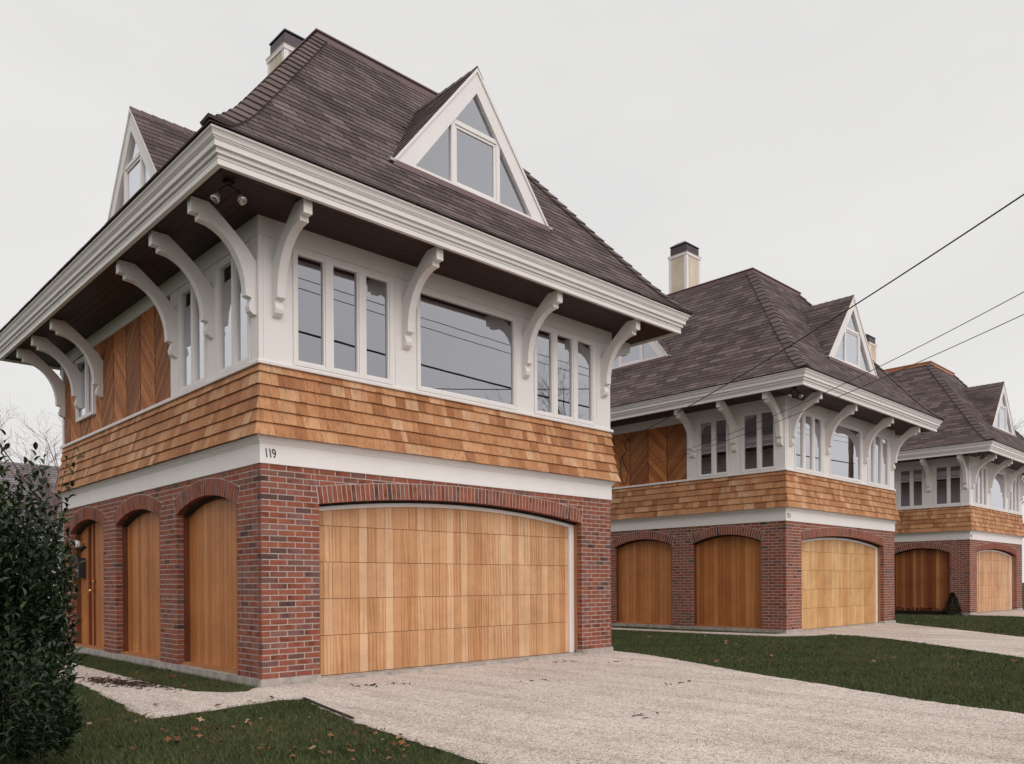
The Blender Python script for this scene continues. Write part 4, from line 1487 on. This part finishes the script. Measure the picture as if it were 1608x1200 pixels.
def bare_tree(base, h, seed, label, trunk_r=0.16, depth=5, mat='twig', group=None, spread=0.55, first=0.3):
    rg = random.Random(seed)
    E_ = empty('bare_tree', base)
    thing(E_, label, 'tree', group)
    tk = MB(); br = MB()
    def grow(p, d, L, r, lev):
        n = 4
        pts = [p]; dd = d.copy()
        for i in range(n):
            dd = (dd + Vector((rg.uniform(-.16, .16), rg.uniform(-.16, .16), rg.uniform(-.05, .12)))).normalized()
            pts.append(pts[-1] + dd * L / n)
        rad = [r * (1 - 0.5 * i / n) for i in range(n + 1)]
        (tk if lev == 0 else br).tube(pts, rad, 7 if lev == 0 else (4 if lev < 3 else 3), caps=False)
        if lev >= depth: return
        k = rg.randint(4, 6) if lev < 2 else rg.randint(3, 4)
        for j in range(k):
            t_ = rg.uniform(first if lev == 0 else 0.25, 1.0)
            q = min(int(t_ * n), n - 1)
            c = pts[q].lerp(pts[q + 1], t_ * n - q)
            o1 = dd.orthogonal().normalized(); o2 = dd.cross(o1); az = rg.uniform(0, 6.283)
            nd = (dd * rg.uniform(0.5, 1) + (o1 * math.cos(az) + o2 * math.sin(az)) * rg.uniform(spread * 0.8, spread * 1.7) + Vector((0, 0, 0.15))).normalized()
            grow(c, nd, L * rg.uniform(0.5, 0.72), max(0.004, r * rg.uniform(0.35, 0.55)), lev + 1)
    grow(Vector((0, 0, -0.1)), Vector((0, 0, 1)), h * 0.55, trunk_r, 0)
    tk.obj('trunk', 'bark', E_)
    br.obj('branches', mat, E_)
bare_tree((4.7, 25.5, GZ), 8.0, 3, 'bare leafless tree behind the nearest house on the left', 0.12, 5)
bare_tree((49.0, 4.6, GZ), 11.5, 5, 'bare leafless tree beyond the farthest house at the right edge', 0.16, 5)
bare_tree((30.0, -21.0, GZ), 12.0, 8, 'bare tree across the road reflected in the picture window of the middle house', 0.2, 5, group='trees across the road')
bare_tree((38.0, -20.0, GZ), 11.0, 9, 'bare tree across the road reflected in the right windows of the middle house', 0.2, 5, group='trees across the road')
bare_tree((52.0, -21.0, GZ), 12.0, 10, 'bare tree across the road reflected in the farthest house', 0.2, 5, group='trees across the road')

# neighbour's house far left
nbh = empty('neighbour_house', (-1.0, 29.0, GZ))
thing(nbh, 'neighbouring house with grey roof behind the shrub at the far left', 'house')
MB().box(-9, -3.5, 0, 9, 3.5, 3.0).obj('wall', 'siding', nbh)
Pn = Pieces('roof_tab', 'greyroof', 'roof_courses')
for k in range(32):
    s0, s1 = k / 32, (k + 1.2) / 32
    x = -9.3 + random.random() * 0.3
    while x < 9.3:
        xe = min(9.3, x + 0.45)
        pt = lambda xx, s, l: (xx, -4.0 + 4.0 * s - 0.02 * l, 2.8 + 3.35 * s + 0.025 * l)
        Pn.add([pt(x, s0, 1), pt(xe - .01, s0, 1), pt(xe - .01, s1, .2), pt(x, s1, .2), pt(x, s0, 0), pt(xe - .01, s0, 0)], [(0, 1, 2, 3), (4, 5, 1, 0)])
        x = xe
rfb = MB()
rfb.add([(-9.3, -4, 2.78), (9.3, -4, 2.78), (9.3, 0, 6.13), (-9.3, 0, 6.13), (9.3, 4, 2.78), (-9.3, 4, 2.78)], [(0, 1, 2, 3), (3, 2, 4, 5), (0, 3, 5), (1, 4, 2)])
rfo = rfb.obj('roof', 'greyroof', nbh)
Pn.done(rfo, 0, (-1, 29, GZ))
for xx in (-6, -2.5, 1.0, 4.5):
    q = MB().box(xx - 0.5, -3.53, 1.0, xx + 0.5, -3.501, 2.3).obj('window', 'white', nbh)
    MB().add([(xx - .44, -3.535, 1.06), (xx + .44, -3.535, 1.06), (xx + .44, -3.535, 2.24), (xx - .44, -3.535, 2.24)], [(0, 1, 2, 3)]).obj('pane', 'glass', q)

# ------------------------------------------------------------------ lawns: grass blades, gravel stones, fallen leaves
def inside(P, poly):
    x, y = P[:, 0], P[:, 1]
    c = np.zeros(len(P), bool)
    n = len(poly)
    for i in range(n):
        x0, y0 = poly[i]; x1, y1 = poly[(i + 1) % n]
        if y0 == y1: continue
        cond = ((y0 > y) != (y1 > y)) & (x < (x1 - x0) * (y - y0) / (y1 - y0) + x0)
        c ^= cond
    return c
def scatter(n, box, keep, drop):
    x0, y0, x1, y1 = box
    P = np.stack([rng.uniform(x0, x1, n), rng.uniform(y0, y1, n)], 1)
    k = np.ones(len(P), bool)
    if keep is not None: k &= inside(P, keep)
    for d in drop: k &= ~inside(P, d)
    return P[k]
HOUSE1 = [(-0.03, -0.03), (W + .03, -0.03), (W + .03, D), (-0.03, D)]
HOUSE2 = [(x + H2[0], y + H2[1]) for x, y in HOUSE1]
HOUSE3 = [(x + H3[0], y + H3[1]) for x, y in HOUSE1]
def visible(P, margin=120):
    d = np.stack([P[:, 0] - CAM.x, P[:, 1] - CAM.y, np.full(len(P), GZ - CAM.z)], 1)
    z = d @ np.array(fw)
    px = CX + FPX * (d @ np.array(ri)) / z
    py = CY - FPX * (d @ np.array(up)) / z
    return (z > 0.5) & (px > -margin) & (px < 1608 + margin) & (py < 1200 + margin)
def grass(name, pts, hmin, hmax, wdt, label):
    n = len(pts)
    a = rng.uniform(0, 2 * np.pi, n)
    h = rng.uniform(hmin, hmax, n)
    ln = rng.uniform(0.3, 1.0, n) * h
    b = rng.uniform(0, 2 * np.pi, n)
    ca, sa = np.cos(a), np.sin(a)
    base = np.stack([pts[:, 0], pts[:, 1], np.full(n, GZ - 0.013)], 1)
    w_ = wdt * rng.uniform(0.6, 1.3, n)
    V = np.zeros((n, 3, 3))
    V[:, 0] = base + np.stack([ca * w_, sa * w_, np.zeros(n)], 1)
    V[:, 1] = base - np.stack([ca * w_, sa * w_, np.zeros(n)], 1)
    V[:, 2] = base + np.stack([np.cos(b) * ln, np.sin(b) * ln, h], 1)
    clump = 0.5 + 0.5 * np.sin(pts[:, 0] * 2.1 + 1.3 * np.sin(pts[:, 1] * 1.7)) * np.sin(pts[:, 1] * 2.6 + pts[:, 0])
    r = np.clip(rng.random(n) * 0.72 + 0.28 * clump, 0, 0.999)
    o = link(name, mesh_tri_np(name, V.reshape(-1, 3), np.arange(3 * n).reshape(-1, 3), 'grassblade', r), None, kind='stuff', label=label, category='grass')
    return o
drv = [DRIVE1, DRIVE2, DRIVE3, HOUSE1, HOUSE2, HOUSE3]
p1 = scatter(330000, (-5.2, -6.5, 0.1, 6.5), None, drv)
p1 = p1[visible(p1)]
dd = np.hypot(p1[:, 0] - CAM.x, p1[:, 1] - CAM.y)
grass('front_lawn_grass', p1[:150000], 0.018, 0.05, 0.0028, 'dark short grass of the lawn at the lower left around the gravel path')
p2 = scatter(420000, (3.0, -8.0, 12.6, 9.0), None, drv)
p2 = p2[visible(p2)]
grass('middle_lawn_grass', p2[:170000], 0.018, 0.045, 0.0042, 'green lawn between the nearest driveway and the middle house')
p3 = scatter(160000, (12.5, -8.0, 25.2, 7.0), None, drv)
p3 = p3[visible(p3)]
grass('far_lawn_grass', p3[:70000], 0.02, 0.05, 0.007, 'green lawn in front of the farthest house at the right')

def stones(name, pts, rmin, rmax, label):
    n = len(pts)
    s = rng.uniform(rmin, rmax, n)
    T = np.array([(1, 0, 0), (0, 1, 0), (-1, 0, 0), (0, -1, 0), (0, 0, .8), (0, 0, -.8)], float)
    F = np.array([(0, 1, 4), (1, 2, 4), (2, 3, 4), (3, 0, 4)])
    a = rng.uniform(0, 6.28, n); ca, sa = np.cos(a), np.sin(a)
    jit = 1 + rng.uniform(-.35, .35, (n, 6, 3))
    L = T[None] * jit * s[:, None, None]
    X = L[..., 0] * ca[:, None] - L[..., 1] * sa[:, None] + pts[:, 0:1]
    Y = L[..., 0] * sa[:, None] + L[..., 1] * ca[:, None] + pts[:, 1:2]
    Z = L[..., 2] + (GZ - 0.002) + s[:, None] * 0.15
    V = np.stack([X, Y, Z], -1).reshape(-1, 3)
    FF = (F[None] + (np.arange(n) * 6)[:, None, None]).reshape(-1, 3)
    o = link(name, mesh_tri_np(name, V, FF, 'pebble', np.repeat(rng.random(n), 4)), None, kind='stuff', label=label, category='gravel')
g1 = scatter(230000, (-1.9, -6.8, 6.6, 6.5), DRIVE1, [HOUSE1])
g1 = g1[visible(g1, 30)]
stones('gravel_stones', g1[:110000], 0.0028, 0.0058, 'loose pale gravel stones on the nearest driveway and path')

# fallen leaves, each its own
def dead_leaf_mesh(seed):
    rg = random.Random(seed)
    n = 9
    V = [(0, 0, 0.004)]
    for i in range(n):
        a = 2 * math.pi * i / n
        r = 0.036 * (1 + (0.45 if i % 2 else -0.35) * rg.uniform(0.5, 1))
        V.append((r * math.cos(a), r * 0.75 * math.sin(a), rg.uniform(0.0, 0.016)))
    return mesh_of('fallen_leaf', V, [(0, 1 + i, 1 + (i + 1) % n) for i in range(n)], 'deadleaf')
LM = [dead_leaf_mesh(i) for i in range(6)]
def leaves(pts, label, group, zoff, smin=0.5, smax=1.1):
    for x, y in pts:
        o = link('fallen_leaf', random.choice(LM), None, (x, y, GZ + zoff))
        o.rotation_euler = (random.uniform(-.5, .5), random.uniform(-.5, .5), random.uniform(0, 6.28))
        s = random.uniform(smin, smax)
        o.scale = (s, s, s)
        o['rnd'] = random.random()
        thing(o, label, 'leaf', group)
q = scatter(900, (-3.2, -5.2, -0.2, -0.9), None, drv); q = q[visible(q, 0)]
leaves(np.concatenate([q[:60], np.array([(cx_ + random.gauss(0, .16), cy_ + random.gauss(0, .12)) for cx_, cy_ in ((-1.0, -3.6), (-1.25, -3.75), (-0.95, -4.1), (-1.7, -3.3), (-1.9, -2.6), (-0.85, -3.2), (-1.45, -2.2)) for _ in range(11)])]), 'dry brown leaf fallen on the front lawn', 'fallen leaves on the front lawn', 0.024, 0.3, 0.85)
q = scatter(500, (4.0, -6.5, 12.0, 2.0), None, drv); q = q[visible(q, 0)]
leaves(q[:75], 'dry brown leaf fallen on the lawn between the driveways', 'fallen leaves on the middle lawn', 0.026)
q = scatter(30, (-0.7, -0.1, -0.1, 5.0), None, drv)
leaves(q[:9], 'dry leaf on the grass strip along the nearest side wall', 'fallen leaves by the side wall', 0.022)
leaves([(-1.35, -0.55), (-1.62, -1.2), (-0.95, -1.02), (-0.62, -0.98), (-0.35, -0.9)], 'dry leaf lying on the gravel path', 'fallen leaves on the path', 0.01)
q = scatter(200, (14, -4, 24, 2), None, drv); q = q[visible(q, 0)]
leaves(q[:14], 'dry leaf fallen on the far lawn', 'fallen leaves on the far lawn', 0.03)

# dark mulch spilled on the path, twigs on the drive
def chips(name, cx_, cy_, sx_, sy_, n, ang, label, z=0.004):
    V = []; F = []; Rr = []
    for k in range(n):
        a, b = random.gauss(0, sx_), random.gauss(0, sy_)
        x = cx_ + a * math.cos(ang) - b * math.sin(ang); y = cy_ + a * math.sin(ang) + b * math.cos(ang)
        L, wd, t_ = random.uniform(0.012, 0.05), random.uniform(0.004, 0.012), random.uniform(0, 6.28)
        ux, uy = math.cos(t_), math.sin(t_)
        i = len(V)
        zz = GZ + z
        V += [(x - ux * L, y - uy * L, zz), (x + uy * wd, y - ux * wd, zz + 0.004), (x + ux * L, y + uy * L, zz + 0.002), (x - uy * wd, y + ux * wd, zz), (x, y, zz + 0.012)]
        F += [(i, i + 1, i + 4), (i + 1, i + 2, i + 4), (i + 2, i + 3, i + 4), (i + 3, i, i + 4)]
        Rr += [random.random()] * 4
    link(name, mesh_of(name, V, F, 'mulch', Rr), None, kind='stuff', label=label, category='mulch')
chips('spilled_mulch', -0.98, 1.6, 0.42, 0.11, 420, R(100), 'dark spilled mulch on the gravel path')
for i, (x, y, n) in enumerate(((1.0, -0.8, 22), (4.4, -0.55, 9), (3.4, -3.2, 7), (1.35, -4.2, 7), (2.6, -1.9, 6), (5.0, -1.1, 5))):
    chips('plant_litter', x, y, 0.15, 0.06, n, random.uniform(-0.6, 0.2), ['dark plant litter by the left end of the garage door', 'dark plant litter by the right end of the garage door', 'small dark litter in the middle of the driveway', 'small dark litter at the front of the driveway', 'thin scatter of litter on the driveway centre', 'thin scatter of litter near the right brick pier'][i])

ed = MB()
pts = [(-0.125, -1.15), (-0.30, -1.9), (-0.44, -2.55)]
for (xa, ya), (xb, yb) in zip(pts, pts[1:]):
    d = Vector((xb - xa, yb - ya)).normalized(); nx_, ny_ = -d.y * 0.012, d.x * 0.012
    zb_, zt_ = GZ - 0.05, GZ + 0.016
    ed.add([(xa - nx_, ya - ny_, zb_), (xa + nx_, ya + ny_, zb_), (xb + nx_, yb + ny_, zb_), (xb - nx_, yb - ny_, zb_), (xa - nx_, ya - ny_, zt_), (xa + nx_, ya + ny_, zt_), (xb + nx_, yb + ny_, zt_), (xb - nx_, yb - ny_, zt_)],
           [(3, 2, 1, 0), (4, 5, 6, 7), (0, 1, 5, 4), (1, 2, 6, 5), (2, 3, 7, 6), (3, 0, 4, 7)])
thing(ed.obj('lawn_edging', 'edging'), 'dark metal edging strip between the front lawn and the driveway', 'edging')
